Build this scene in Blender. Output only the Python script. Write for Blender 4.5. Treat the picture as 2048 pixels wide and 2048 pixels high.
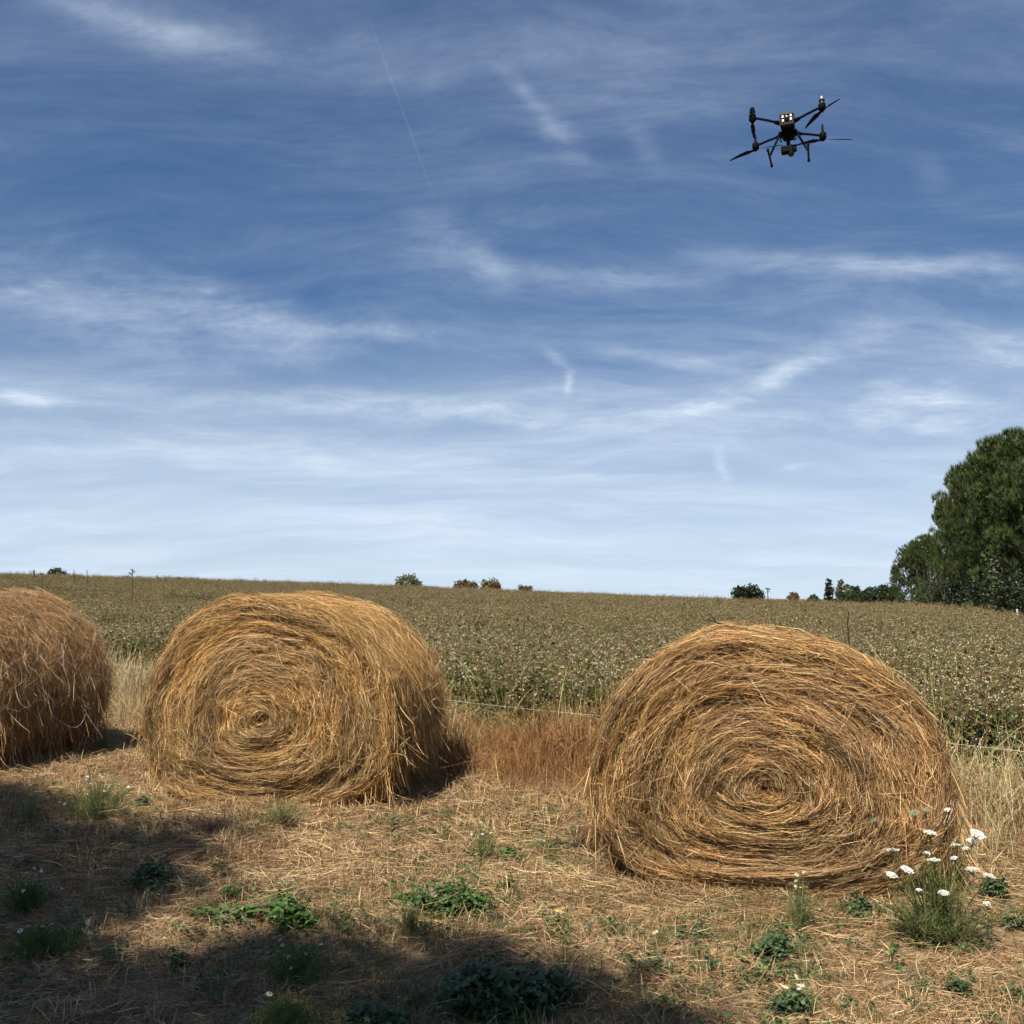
import bpy, bmesh, math, random
import numpy as np
from mathutils import Vector, Matrix, Euler

for _o in list(bpy.data.objects):
    bpy.data.objects.remove(_o)
scene = bpy.context.scene
RNG = np.random.default_rng(11)
random.seed(5)

# ------------------------------------------------------------------ camera
FPX = 1992.0                     # focal length for a 2048 px wide frame
CAMZ = 1.35
PITCH = math.radians(4.9)
cam_data = bpy.data.cameras.new('camera')
cam = bpy.data.objects.new('camera', cam_data)
scene.collection.objects.link(cam)
cam.location = (0, 0, CAMZ)
cam.rotation_euler = (math.pi / 2 + PITCH, 0, 0)
cam_data.sensor_width = 36.0
cam_data.lens = 36.0 * FPX / 2048.0
cam_data.clip_start = 0.05
cam_data.clip_end = 4000
scene.camera = cam


def ray(px, py):
    x = (px - 1024) / FPX
    v = (1024 - py) / FPX
    c, s = math.cos(PITCH), math.sin(PITCH)
    return Vector((x, c - v * s, s + v * c))


def at_y(px, py, y):
    d = ray(px, py)
    return Vector((0, 0, CAMZ)) + d * (y / d.y)


# ------------------------------------------------------------------ light
SUN = Vector((-0.28, -0.54, 0.79)).normalized()      # towards the sun
SUN_EL = math.asin(SUN.z)
SUN_AZ = math.atan2(SUN.x, SUN.y)
sun_data = bpy.data.lights.new('sun', 'SUN')
sun_data.energy = 5.0
sun_data.angle = math.radians(0.53)
sun_data.color = (1.0, 0.93, 0.82)
sun = bpy.data.objects.new('sun', sun_data)
scene.collection.objects.link(sun)
sun.rotation_euler = SUN.to_track_quat('Z', 'Y').to_euler()
sun.location = (-8, -20, 30)

world = bpy.data.worlds.new('World')
scene.world = world
world.use_nodes = True
wt = world.node_tree
wt.nodes.clear()


class NT:
    """tiny helper for math nodes"""
    def __init__(self, t):
        self.t = t

    def new(self, kind, **kw):
        n = self.t.nodes.new(kind)
        for k, v in kw.items():
            setattr(n, k, v)
        return n

    def put(self, sock, v):
        if isinstance(v, bpy.types.NodeSocket):
            self.t.links.new(v, sock)
        elif v is not None:
            sock.default_value = v

    def m(self, op, a, b=None, c=None, clamp=False):
        n = self.new('ShaderNodeMath', operation=op, use_clamp=clamp)
        self.put(n.inputs[0], a)
        if b is not None:
            self.put(n.inputs[1], b)
        if c is not None:
            self.put(n.inputs[2], c)
        return n.outputs[0]

    def v(self, op, a, b=None):
        n = self.new('ShaderNodeVectorMath', operation=op)
        self.put(n.inputs[0], a)
        if b is not None:
            if op == 'SCALE':
                self.put(n.inputs['Scale'], b)
            else:
                self.put(n.inputs[1], b)
        return n.outputs['Value'] if op in ('DOT_PRODUCT', 'LENGTH', 'DISTANCE') else n.outputs[0]

    def noise(self, vec, scale, detail=4.0, rough=0.55, dist=0.0, color=False):
        n = self.new('ShaderNodeTexNoise')
        self.put(n.inputs['Vector'], vec)
        n.inputs['Scale'].default_value = scale
        n.inputs['Detail'].default_value = detail
        n.inputs['Roughness'].default_value = rough
        n.inputs['Distortion'].default_value = dist
        return n.outputs['Color'] if color else n.outputs[0]

    def ramp(self, fac, stops):
        n = self.new('ShaderNodeValToRGB')
        self.put(n.inputs[0], fac)
        el = n.color_ramp.elements
        while len(el) < len(stops):
            el.new(0.5)
        for e, (p, c) in zip(el, stops):
            e.position = p
            e.color = (c[0], c[1], c[2], 1) if not isinstance(c, (int, float)) else (c, c, c, 1)
        return n.outputs[0]

    def sstep(self, x, lo, hi):
        n = self.new('ShaderNodeMapRange', interpolation_type='SMOOTHSTEP')
        self.put(n.inputs[0], x)
        n.inputs[1].default_value = lo
        n.inputs[2].default_value = hi
        return n.outputs[0]

    def mix(self, fac, a, b, blend='MIX'):
        n = self.new('ShaderNodeMix', data_type='RGBA', blend_type=blend)
        self.put(n.inputs[0], fac)
        self.put(n.inputs[6], a)
        self.put(n.inputs[7], b)
        return n.outputs[2]


W = NT(wt)
sky = W.new('ShaderNodeTexSky', sky_type='NISHITA')
sky.sun_disc = False
sky.sun_elevation = SUN_EL
sky.sun_rotation = SUN_AZ
sky.altitude = 50
sky.air_density = 1.0
sky.dust_density = 0.15
sky.ozone_density = 2.5
tc = W.new('ShaderNodeTexCoord')
dirv = W.v('NORMALIZE', tc.outputs['Generated'])
sep = W.new('ShaderNodeSeparateXYZ')
W.put(sep.inputs[0], dirv)
lift = W.new('ShaderNodeCombineXYZ')           # look up the clear-sky colour a little above the dusty band at the very horizon
W.put(lift.inputs[0], sep.outputs[0])
W.put(lift.inputs[1], sep.outputs[1])
W.put(lift.inputs[2], W.m('ADD', W.m('MAXIMUM', sep.outputs[2], 0.0), 0.075))
W.put(sky.inputs[0], W.v('NORMALIZE', lift.outputs[0]))
KZ = 0.22
den = W.m('ADD', W.m('MAXIMUM', sep.outputs[2], 0.0), KZ)
cmb = W.new('ShaderNodeCombineXYZ')
W.put(cmb.inputs[0], W.m('DIVIDE', sep.outputs[0], den))
W.put(cmb.inputs[1], W.m('DIVIDE', sep.outputs[1], den))
P = cmb.outputs[0]               # position on a flat high cloud layer


def sky_p(px, py):
    d = ray(px, py).normalized()
    k = max(d.z, 0) + KZ
    return Vector((d.x / k, d.y / k, 0))


# fibrous, wind-drawn noise: long filaments over the whole sky
warp = W.v('SCALE', W.v('SUBTRACT', W.noise(P, 0.9, 3, color=True), (0.5, 0.5, 0.5)), 0.6)
Pw = W.v('ADD', P, warp)
mp = W.new('ShaderNodeMapping')
W.put(mp.inputs['Vector'], Pw)
mp.inputs['Rotation'].default_value = (0, 0, math.radians(24))
mp.inputs['Scale'].default_value = (0.6, 2.3, 1)
fib = W.noise(mp.outputs[0], 1.5, 7, 0.60)
mp2 = W.new('ShaderNodeMapping')
W.put(mp2.inputs['Vector'], Pw)
mp2.inputs['Rotation'].default_value = (0, 0, math.radians(-22))
mp2.inputs['Scale'].default_value = (1.0, 1.9, 1)
fib2 = W.noise(mp2.outputs[0], 3.4, 6, 0.66)
veil = W.sstep(W.noise(P, 0.55, 2, 0.5), 0.34, 0.72)
fine = W.noise(mp.outputs[0], 9.0, 4, 0.68)
wisp = W.noise(mp2.outputs[0], 11.0, 5, 0.72)
a_fib = W.m('MULTIPLY', W.sstep(fib, 0.36, 0.80), W.m('MULTIPLY_ADD', veil, 0.75, 0.25))
a_fib2 = W.m('MULTIPLY', W.sstep(fib2, 0.50, 0.82), veil)
alpha = W.m('ADD', W.m('MULTIPLY', a_fib, 0.34), W.m('MULTIPLY', a_fib2, 0.20))
alpha = W.m('ADD', alpha, W.m('MULTIPLY_ADD', veil, 0.07, 0.05))

# individual cirrus streaks
streaks = [  # x0, y0, x1, y1, half width px, strength
    (60, -20, 560, 140, 34, .34), (300, 70, 900, 150, 60, .10),
    (-60, 600, 780, 690, 62, .34), (350, 800, 1250, 852, 20, .34), (500, 640, 900, 670, 20, .2),
    (915, 495, 1020, 590, 30, .26), (1000, 545, 1430, 562, 22, .22), (1400, 520, 2080, 555, 22, .34),
    (1340, 830, 1500, 778, 16, .60), (1500, 778, 1650, 708, 18, .50), (1180, 692, 1460, 740, 14, .34),
    (1660, 690, 1810, 630, 26, .26), (1930, 672, 2080, 715, 22, .38), (1720, 765, 1960, 860, 34, .40),
    (1090, 690, 1138, 740, 9, .26), (1138, 740, 1136, 792, 9, .30), (-30, 792, 140, 803, 14, .50),
    (1430, 890, 1452, 965, 9, .28), (1010, 130, 1100, 240, 16, .15), (1090, 220, 1170, 330, 24, .18), (1260, 240, 1320, 340, 22, .12),
    (1835, 310, 1890, 400, 24, .10), (820, 400, 900, 520, 40, .14), (1565, 940, 1615, 930, 8, .3),
    (1100, 840, 2080, 860, 30, .26), (-40, 880, 900, 910, 36, .20),
]
dwarp = W.v('SUBTRACT', W.noise(P, 5.0, 4, 0.6, color=True), (0.5, 0.5, 0.5))
tex = W.m('MULTIPLY_ADD', W.m('ADD', W.noise(Pw, 7.0, 5, 0.72), fib2), 1.7, -0.95, clamp=True)
for (x0, y0, x1, y1, hw, st) in streaks + [(735, 30, 870, 400, 2.2, .06)]:
    A, B = sky_p(x0, y0), sky_p(x1, y1)
    nx, ny = -(y1 - y0), (x1 - x0)
    L = math.hypot(nx, ny)
    mx, my = (x0 + x1) / 2, (y0 + y1) / 2
    wv = (sky_p(mx + nx / L * hw, my + ny / L * hw) - sky_p(mx, my)).length
    q = W.v('ADD', P, W.v('SCALE', dwarp, wv * (3.4 if hw > 5 else 0.9)))
    AB = B - A
    rel = W.v('SUBTRACT', q, tuple(A))
    t = W.m('DIVIDE', W.v('DOT_PRODUCT', rel, tuple(AB)), AB.length_squared, clamp=True)
    dist = W.v('LENGTH', W.v('SUBTRACT', rel, W.v('SCALE', tuple(AB), t)))
    g = W.m('EXPONENT', W.m('MULTIPLY', W.m('POWER', W.m('DIVIDE', dist, wv), 2.0), -1.0))
    g = W.m('MULTIPLY', g, W.m('MULTIPLY', W.m('SINE', W.m('MULTIPLY_ADD', t, 2.6, 0.27)), st))
    g = W.m('MULTIPLY', g, tex)
    alpha = W.m('ADD', alpha, g)
alpha = W.m('MULTIPLY', alpha, W.m('MULTIPLY_ADD', W.m('ADD', fine, wisp), 0.9, 0.05, clamp=False))
alpha = W.m('MAXIMUM', alpha, 0.0)
# thin bright layer low over the horizon
low = W.m('MULTIPLY', W.sstep(sep.outputs[2], 0.29, 0.05), 0.66)
low = W.m('MULTIPLY', low, W.m('MULTIPLY_ADD', fib, 0.7, 0.6))
alpha = W.m('MINIMUM', W.m('ADD', alpha, low), 0.9)
SKY_STRENGTH = 0.056
grade = W.new('ShaderNodeHueSaturation')
grade.inputs['Hue'].default_value = 0.506
grade.inputs['Saturation'].default_value = 1.30
W.put(grade.inputs['Color'], sky.outputs[0])
final = W.mix(alpha, grade.outputs[0], (8.5, 9.8, 11.4, 1))
bg = W.new('ShaderNodeBackground')
W.put(bg.inputs[0], final)
bg.inputs[1].default_value = SKY_STRENGTH
wout = W.new('ShaderNodeOutputWorld')
wt.links.new(bg.outputs[0], wout.inputs[0])
world.cycles.sampling_method = 'NONE'

scene.view_settings.view_transform = 'Standard'
scene.view_settings.look = 'None'
scene.view_settings.gamma = 1.0
scene.view_settings.exposure = 0.64
scene.view_settings.use_curve_mapping = False
scene.render.engine = 'CYCLES'
cy = scene.cycles
cy.use_denoising = True
cy.max_bounces = 5
cy.diffuse_bounces = 2
cy.glossy_bounces = 2
cy.transmission_bounces = 3
cy.transparent_max_bounces = 4
cy.use_adaptive_sampling = True
cy.adaptive_threshold = 0.04
cy.adaptive_min_samples = 16

# ------------------------------------------------------------------ helpers
C = scene.collection


def tag(o, label=None, cat=None, group=None, kind=None):
    for k, v in (('label', label), ('category', cat), ('group', group), ('kind', kind)):
        if v:
            o[k] = v
    return o


def link(o, parent=None):
    C.objects.link(o)
    if parent is not None:
        o.parent = parent
    return o


def empty(name, loc=(0, 0, 0), rz=0.0, **kw):
    o = bpy.data.objects.new(name, None)
    o.empty_display_size = 0.1
    o.location = loc
    o.rotation_euler = (0, 0, rz)
    C.objects.link(o)
    tag(o, **kw)
    return o


def mesh_np(name, V, F, mat=None, col=None, smooth=False):
    """mesh from numpy: V (n,3); F (m,3|4) or list of such arrays; col (n,3) point colours"""
    V = np.asarray(V, np.float32)
    Fs = F if isinstance(F, list) else [F]
    Fs = [np.asarray(f, np.int32) for f in Fs if len(f)]
    me = bpy.data.meshes.new(name)
    me.vertices.add(len(V))
    me.vertices.foreach_set('co', V.ravel())
    loops = np.concatenate([f.ravel() for f in Fs])
    tot = np.concatenate([np.full(len(f), f.shape[1], np.int32) for f in Fs])
    start = np.concatenate([[0], np.cumsum(tot)[:-1]]).astype(np.int32)
    me.loops.add(len(loops))
    me.loops.foreach_set('vertex_index', loops)
    me.polygons.add(len(tot))
    me.polygons.foreach_set('loop_start', start)
    if smooth:
        me.polygons.foreach_set('use_smooth', np.ones(len(tot), bool))
    if col is not None:
        a = me.attributes.new('col', 'FLOAT_COLOR', 'POINT')
        cc = np.ones((len(V), 4), np.float32)
        cc[:, :3] = col
        a.data.foreach_set('color', cc.ravel())
    me.update(calc_edges=True)
    if mat is not None:
        me.materials.append(mat)
    return me


def obj(name, me, parent=None, **kw):
    o = bpy.data.objects.new(name, me)
    link(o, parent)
    tag(o, **kw)
    return o


class Geo:
    """collects pieces of vertices / faces / colours into one mesh"""
    def __init__(self):
        self.V, self.T, self.Q, self.Cc, self.n = [], [], [], [], 0

    def add(self, V, F, col):
        V = np.asarray(V, np.float32).reshape(-1, 3)
        F = np.asarray(F, np.int32)
        (self.T if F.shape[1] == 3 else self.Q).append(F + self.n)
        col = np.asarray(col, np.float32)
        if col.ndim == 1:
            col = np.tile(col, (len(V), 1))
        self.V.append(V)
        self.Cc.append(col)
        self.n += len(V)

    def mesh(self, name, mat, smooth=False):
        F = []
        if self.T:
            F.append(np.concatenate(self.T))
        if self.Q:
            F.append(np.concatenate(self.Q))
        return mesh_np(name, np.concatenate(self.V), F, mat, np.concatenate(self.Cc), smooth)


def unit(v):
    return v / np.maximum(np.linalg.norm(v, axis=-1, keepdims=True), 1e-9)


def ribbons(g, paths, width, col, hint=None, taper=0.35, rng=None):
    """flat ribbons along paths (N,K,3); width (N,), col (N,3)"""
    rng = rng or RNG
    paths = np.asarray(paths, np.float32)
    N, K, _ = paths.shape
    tan = np.gradient(paths, axis=1)
    if hint is None:
        hint = unit(rng.normal(size=(N, 1, 3)))
    else:
        hint = np.asarray(hint, np.float32)
        if hint.ndim == 2:
            hint = hint[:, None, :]
    side = unit(np.cross(unit(tan), np.broadcast_to(hint, tan.shape)))
    prof = np.ones(K)
    prof[-1] = taper
    prof[0] = max(taper, 0.6)
    w = (np.asarray(width).reshape(-1, 1, 1) * prof.reshape(1, K, 1)) * 0.5
    A, B = paths - side * w, paths + side * w
    V = np.stack([A, B], axis=2).reshape(-1, 3)
    base = (np.arange(N) * K * 2)[:, None]
    k = np.arange(K - 1)[None, :] * 2
    q = np.stack([base + k, base + k + 1, base + k + 3, base + k + 2], axis=-1).reshape(-1, 4)
    cc = np.repeat(np.asarray(col, np.float32).reshape(N, 1, 3), K * 2, axis=1).reshape(-1, 3)
    g.add(V, q, cc)


def tube(g, pts, radii, col, n=6, cap=True):
    pts = np.asarray(pts, float)
    K = len(pts)
    radii = np.broadcast_to(np.asarray(radii, float), (K,))
    tan = unit(np.gradient(pts, axis=0))
    ref = np.array([0.0, 0, 1]) if abs(tan[0][2]) < 0.9 else np.array([1.0, 0, 0])
    rings = []
    for i in range(K):
        s = unit(np.cross(tan[i], ref))
        u = np.cross(s, tan[i])
        a = np.arange(n) / n * 2 * math.pi
        rings.append(pts[i] + radii[i] * (np.cos(a)[:, None] * s + np.sin(a)[:, None] * u))
        ref = u if abs(np.dot(tan[i], u)) < 0.9 else ref
    V = np.concatenate(rings)
    q = []
    for i in range(K - 1):
        for j in range(n):
            q.append((i * n + j, i * n + (j + 1) % n, (i + 1) * n + (j + 1) % n, (i + 1) * n + j))
    g.add(V, np.array(q), col)
    if cap:
        for i, sgn in ((0, 1), (K - 1, -1)):
            Vc = np.vstack([rings[i], pts[i]])
            t = [((j + 1) % n, j, n) if sgn > 0 else (j, (j + 1) % n, n) for j in range(n)]
            g.add(Vc, np.array(t), col)


def pick(cols, n, jit=0.12, rng=None, weights=None):
    """n colours drawn from a palette with jitter"""
    rng = rng or RNG
    cols = np.asarray(cols, float)
    i = rng.choice(len(cols), n, p=weights)
    return np.clip(cols[i] * (1 + rng.normal(0, jit, (n, 1))) * (1 + rng.normal(0, jit * .25, (n, 3))), 0.004, 0.95)


def vnoise(u, v, nu, nv, seed):
    """bilinear value noise, wraps in v (v in 0..1), u in 0..1"""
    r = np.random.default_rng(seed).random((nu + 2, nv))
    a = np.clip(u, 0, 0.9999) * nu
    b = (v % 1.0) * nv
    i, j = a.astype(int), b.astype(int) % nv
    fa, fb = a - a.astype(int), b - b.astype(int)
    fa, fb = fa * fa * (3 - 2 * fa), fb * fb * (3 - 2 * fb)
    j2 = (j + 1) % nv
    return (r[i, j] * (1 - fa) + r[i + 1, j] * fa) * (1 - fb) + (r[i, j2] * (1 - fa) + r[i + 1, j2] * fa) * fb


def wave(x, y, s, seed):
    """smooth 2-D noise on world coordinates, about -1..1"""
    r = np.random.default_rng(seed)
    out = 0
    for k in range(5):
        a = r.uniform(0, math.tau)
        f = s * r.uniform(.6, 1.6)
        out = out + np.sin((x * math.cos(a) + y * math.sin(a)) * f + r.uniform(0, math.tau))
    return out / 3.0


# ------------------------------------------------------------------ materials
def attr_mat(name, rough=0.6, trans=0.0, spec=0.3, jitter=0.0, noise=0.0, nscale=30.0, sheen=0.0):
    m = bpy.data.materials.new(name)
    m.use_nodes = True
    n = NT(m.node_tree)
    b = m.node_tree.nodes['Principled BSDF']
    at = n.new('ShaderNodeAttribute', attribute_name='col')
    c = at.outputs['Color']
    if jitter:
        oi = n.new('ShaderNodeObjectInfo')
        f = n.m('MULTIPLY_ADD', oi.outputs['Random'], 2 * jitter, 1 - jitter)
        hs = n.new('ShaderNodeHueSaturation')
        n.put(hs.inputs['Value'], f)
        n.put(hs.inputs['Hue'], n.m('MULTIPLY_ADD', n.m('FRACT', n.m('MULTIPLY', oi.outputs['Random'], 7.31)), 0.03, 0.485))
        n.put(hs.inputs['Color'], c)
        c = hs.outputs[0]
    if noise:
        g = n.new('ShaderNodeNewGeometry')
        f = n.m('MULTIPLY_ADD', n.noise(g.outputs['Position'], nscale, 4), 2 * noise, 1 - noise)
        cc = n.new('ShaderNodeCombineColor')
        for i in range(3):
            n.put(cc.inputs[i], f)
        c = n.mix(1.0, c, cc.outputs[0], 'MULTIPLY')
    n.put(b.inputs['Base Color'], c)
    b.inputs['Roughness'].default_value = rough
    b.inputs['Specular IOR Level'].default_value = spec
    if trans:
        tr = n.new('ShaderNodeBsdfTranslucent')
        n.put(tr.inputs[0], c)
        mx = n.new('ShaderNodeMixShader')
        mx.inputs[0].default_value = trans
        m.node_tree.links.new(b.outputs[0], mx.inputs[1])
        m.node_tree.links.new(tr.outputs[0], mx.inputs[2])
        out = m.node_tree.nodes['Material Output']
        m.node_tree.links.new(mx.outputs[0], out.inputs[0])
    return m


M_STRAW = attr_mat('straw', 0.55, 0.08, 0.35)
M_LITTER = attr_mat('dry_grass', 0.6, 0.12, 0.3, jitter=0.2, noise=0.30, nscale=1.6)
M_CROP = attr_mat('buckwheat', 0.6, 0.18, 0.25, jitter=0.2)
M_LEAF = attr_mat('leaf', 0.5, 0.22, 0.35)
M_PETAL = attr_mat('petal', 0.7, 0.25, 0.2)
M_NEEDLE = attr_mat('needle', 0.55, 0.12, 0.3, jitter=0.15)
M_BARK = attr_mat('bark', 0.9, 0, 0.1, noise=0.45, nscale=9)
M_CORE = attr_mat('packed_hay', 0.9, 0, 0.1, noise=0.5, nscale=60)


def plain_mat(name, col, rough=0.5, metal=0.0, spec=0.5, noise=0.15, nscale=80, emit=0.0):
    m = bpy.data.materials.new(name)
    m.use_nodes = True
    n = NT(m.node_tree)
    b = m.node_tree.nodes['Principled BSDF']
    tcn = n.new('ShaderNodeTexCoord')
    f = n.noise(tcn.outputs['Object'], nscale, 3)
    lo = tuple(x * (1 - noise) for x in col) + (1,)
    hi = tuple(min(1, x * (1 + noise)) for x in col) + (1,)
    n.put(b.inputs['Base Color'], n.mix(f, lo, hi))
    n.put(b.inputs['Roughness'], n.m('MULTIPLY_ADD', f, 0.2, rough - 0.1))
    b.inputs['Metallic'].default_value = metal
    b.inputs['Specular IOR Level'].default_value = spec
    if emit:
        b.inputs['Emission Color'].default_value = (1, 0.98, 0.94, 1)
        b.inputs['Emission Strength'].default_value = emit
    return m


# ------------------------------------------------------------------ terrain
def edge_y(x):
    """front edge of the crop; the stock fence runs 0.9 m before it"""
    x = np.asarray(x, float)
    return 8.95 - 0.82 * np.clip(x, -40, 6)


def tz(x, y):
    x = np.asarray(x, float)
    y = np.asarray(y, float)
    u = np.clip((y - 9) / 61, 0, 2.0)
    h = 0.90 * u * (1.6 - 0.6 * u)
    xe = x * np.minimum(1, 70 / np.maximum(y, 1))
    k = np.clip(u, 0, 1)
    lat = -0.046 * xe - 0.0003 * np.clip(xe, -60, 60) ** 2
    far = np.clip((y - 131) / 400, 0, 1) * -3.0
    bumps = 0.016 * wave(x, y, 2.1, 3) + 0.010 * wave(x, y, 6.0, 4)
    bumps = bumps * np.clip((60 - y) / 40, 0, 1)
    return h + lat * k + far + bumps


def ground_at(px, py):
    d = ray(px, py)
    t = (CAMZ - 0.0) / -d.z
    for _ in range(12):
        p = Vector((0, 0, CAMZ)) + d * t
        z = float(tz(p.x, p.y))
        t += (p.z - z) / -d.z
    return Vector((0, 0, CAMZ)) + d * t


def make_ground():
    ys = np.concatenate([np.linspace(-40, -2, 20), np.linspace(-1, 12, 105), np.linspace(12.5, 30, 36), np.linspace(32, 130, 50), np.geomspace(140, 2600, 26)])
    tt = np.concatenate([-np.geomspace(1, 0.012, 50), [0], np.geomspace(0.012, 1, 50)])
    X, Y = [], []
    for y in ys:
        half = 45 + max(y, 0) * 1.3
        X.append(tt * half)
        Y.append(np.full(len(tt), y))
    X, Y = np.array(X), np.array(Y)
    Z = tz(X, Y)
    V = np.stack([X, Y, Z], -1).reshape(-1, 3)
    ny, nx = X.shape
    i = np.arange(ny - 1)[:, None] * nx + np.arange(nx - 1)[None, :]
    q = np.stack([i, i + 1, i + 1 + nx, i + nx], -1).reshape(-1, 4)
    m = bpy.data.materials.new('dry_soil')
    m.use_nodes = True
    n = NT(m.node_tree)
    b = m.node_tree.nodes['Principled BSDF']
    g = n.new('ShaderNodeNewGeometry')
    pos = g.outputs['Position']
    f1 = n.noise(pos, 1.3, 5, 0.6)
    f2 = n.noise(pos, 22, 5, 0.7)
    c1 = n.ramp(f1, [(0.3, (0.19, 0.125, 0.065)), (0.7, (0.30, 0.20, 0.105))])
    c2 = n.ramp(f2, [(0.3, (0.10, 0.065, 0.035)), (0.72, (0.36, 0.255, 0.14))])
    col = n.mix(0.55, c1, c2)
    sp = n.new('ShaderNodeSeparateXYZ')
    n.put(sp.inputs[0], pos)
    farf = n.sstep(sp.outputs[1], 14, 30)
    col = n.mix(farf, col, (0.13, 0.09, 0.045, 1))
    n.put(b.inputs['Base Color'], col)
    b.inputs['Roughness'].default_value = 0.95
    b.inputs['Specular IOR Level'].default_value = 0.1
    bp = n.new('ShaderNodeBump')
    bp.inputs['Strength'].default_value = 0.8
    bp.inputs['Distance'].default_value = 0.03
    n.put(bp.inputs['Height'], f2)
    n.put(b.inputs['Normal'], bp.outputs[0])
    me = mesh_np('ground', V, q, m, smooth=True)
    obj('ground', me, kind='structure', label='dry stubble ground under the bales rising into the field')


make_ground()


# ------------------------------------------------------------------ scatter (uncountable cover only)
def scatter(name, assets, pts, rot, scl, idx, label, cat):
    """one object: points + geometry nodes that put a tuft of cover on each point"""
    col = bpy.data.collections.new(name + '_tufts')
    for k, me in enumerate(assets):
        o = bpy.data.objects.new('%s_tuft_%02d' % (name, k), me)
        col.objects.link(o)
    me = bpy.data.meshes.new(name)
    me.vertices.add(len(pts))
    me.vertices.foreach_set('co', np.asarray(pts, np.float32).ravel())
    a = me.attributes.new('rot', 'FLOAT_VECTOR', 'POINT')
    a.data.foreach_set('vector', np.asarray(rot, np.float32).ravel())
    a = me.attributes.new('scl', 'FLOAT_VECTOR', 'POINT')
    scl = np.asarray(scl, np.float32)
    if scl.ndim == 1:
        scl = np.repeat(scl[:, None], 3, 1)
    a.data.foreach_set('vector', scl.ravel())
    a = me.attributes.new('idx', 'INT', 'POINT')
    a.data.foreach_set('value', np.asarray(idx, np.int32))
    o = obj(name, me, label=label, cat=cat, kind='stuff')
    t = bpy.data.node_groups.new(name + '_nodes', 'GeometryNodeTree')
    t.interface.new_socket('Geometry', in_out='INPUT', socket_type='NodeSocketGeometry')
    t.interface.new_socket('Geometry', in_out='OUTPUT', socket_type='NodeSocketGeometry')
    gi, go = t.nodes.new('NodeGroupInput'), t.nodes.new('NodeGroupOutput')
    ci = t.nodes.new('GeometryNodeCollectionInfo')
    ci.inputs['Collection'].default_value = col
    ci.inputs['Separate Children'].default_value = True
    ci.inputs['Reset Children'].default_value = True
    ip = t.nodes.new('GeometryNodeInstanceOnPoints')
    ip.inputs['Pick Instance'].default_value = True
    def named(nm, ty):
        n = t.nodes.new('GeometryNodeInputNamedAttribute')
        n.data_type = ty
        n.inputs[0].default_value = nm
        return n.outputs[0]
    er = t.nodes.new('FunctionNodeEulerToRotation')
    t.links.new(named('rot', 'FLOAT_VECTOR'), er.inputs[0])
    t.links.new(gi.outputs[0], ip.inputs['Points'])
    t.links.new(ci.outputs[0], ip.inputs['Instance'])
    t.links.new(named('idx', 'INT'), ip.inputs['Instance Index'])
    t.links.new(er.outputs[0], ip.inputs['Rotation'])
    t.links.new(named('scl', 'FLOAT_VECTOR'), ip.inputs['Scale'])
    t.links.new(ip.outputs[0], go.inputs[0])
    md = o.modifiers.new('cover', 'NODES')
    md.node_group = t
    return o


def leaf_quads(g, pos, axis, up, length, width, col):
    """folded leaves: two quads each; all arrays of N"""
    axis, up = unit(axis), np.asarray(up)
    side = unit(np.cross(axis, up))
    nrm = np.cross(side, axis)
    L, Wd = np.asarray(length)[:, None], np.asarray(width)[:, None] * 0.5
    b = pos
    m = pos + axis * L * 0.5 + nrm * L * 0.06
    t = pos + axis * L - nrm * L * 0.10
    l = pos + axis * L * 0.42 - side * Wd + nrm * L * 0.13
    r = pos + axis * L * 0.42 + side * Wd + nrm * L * 0.13
    V = np.stack([b, l, t, r, m], 1).reshape(-1, 3)
    n = len(pos)
    o = (np.arange(n) * 5)[:, None]
    tr = np.concatenate([o + [0, 4, 1], o + [1, 4, 2], o + [2, 4, 3], o + [3, 4, 0]]).reshape(-1, 3)
    g.add(V, tr, np.repeat(col, 5, 0))


# --- buckwheat clumps
STEM = [(0.15, 0.11, 0.04), (0.17, 0.10, 0.04), (0.11, 0.12, 0.035)]
CLEAF = [(0.050, 0.076, 0.014), (0.064, 0.090, 0.017), (0.080, 0.092, 0.020), (0.120, 0.088, 0.028)]
FLOW = [(0.54, 0.52, 0.36), (0.46, 0.44, 0.28), (0.60, 0.585, 0.45), (0.32, 0.26, 0.13)]
SEED = [(0.185, 0.122, 0.045), (0.23, 0.155, 0.062), (0.12, 0.085, 0.032)]


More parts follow.
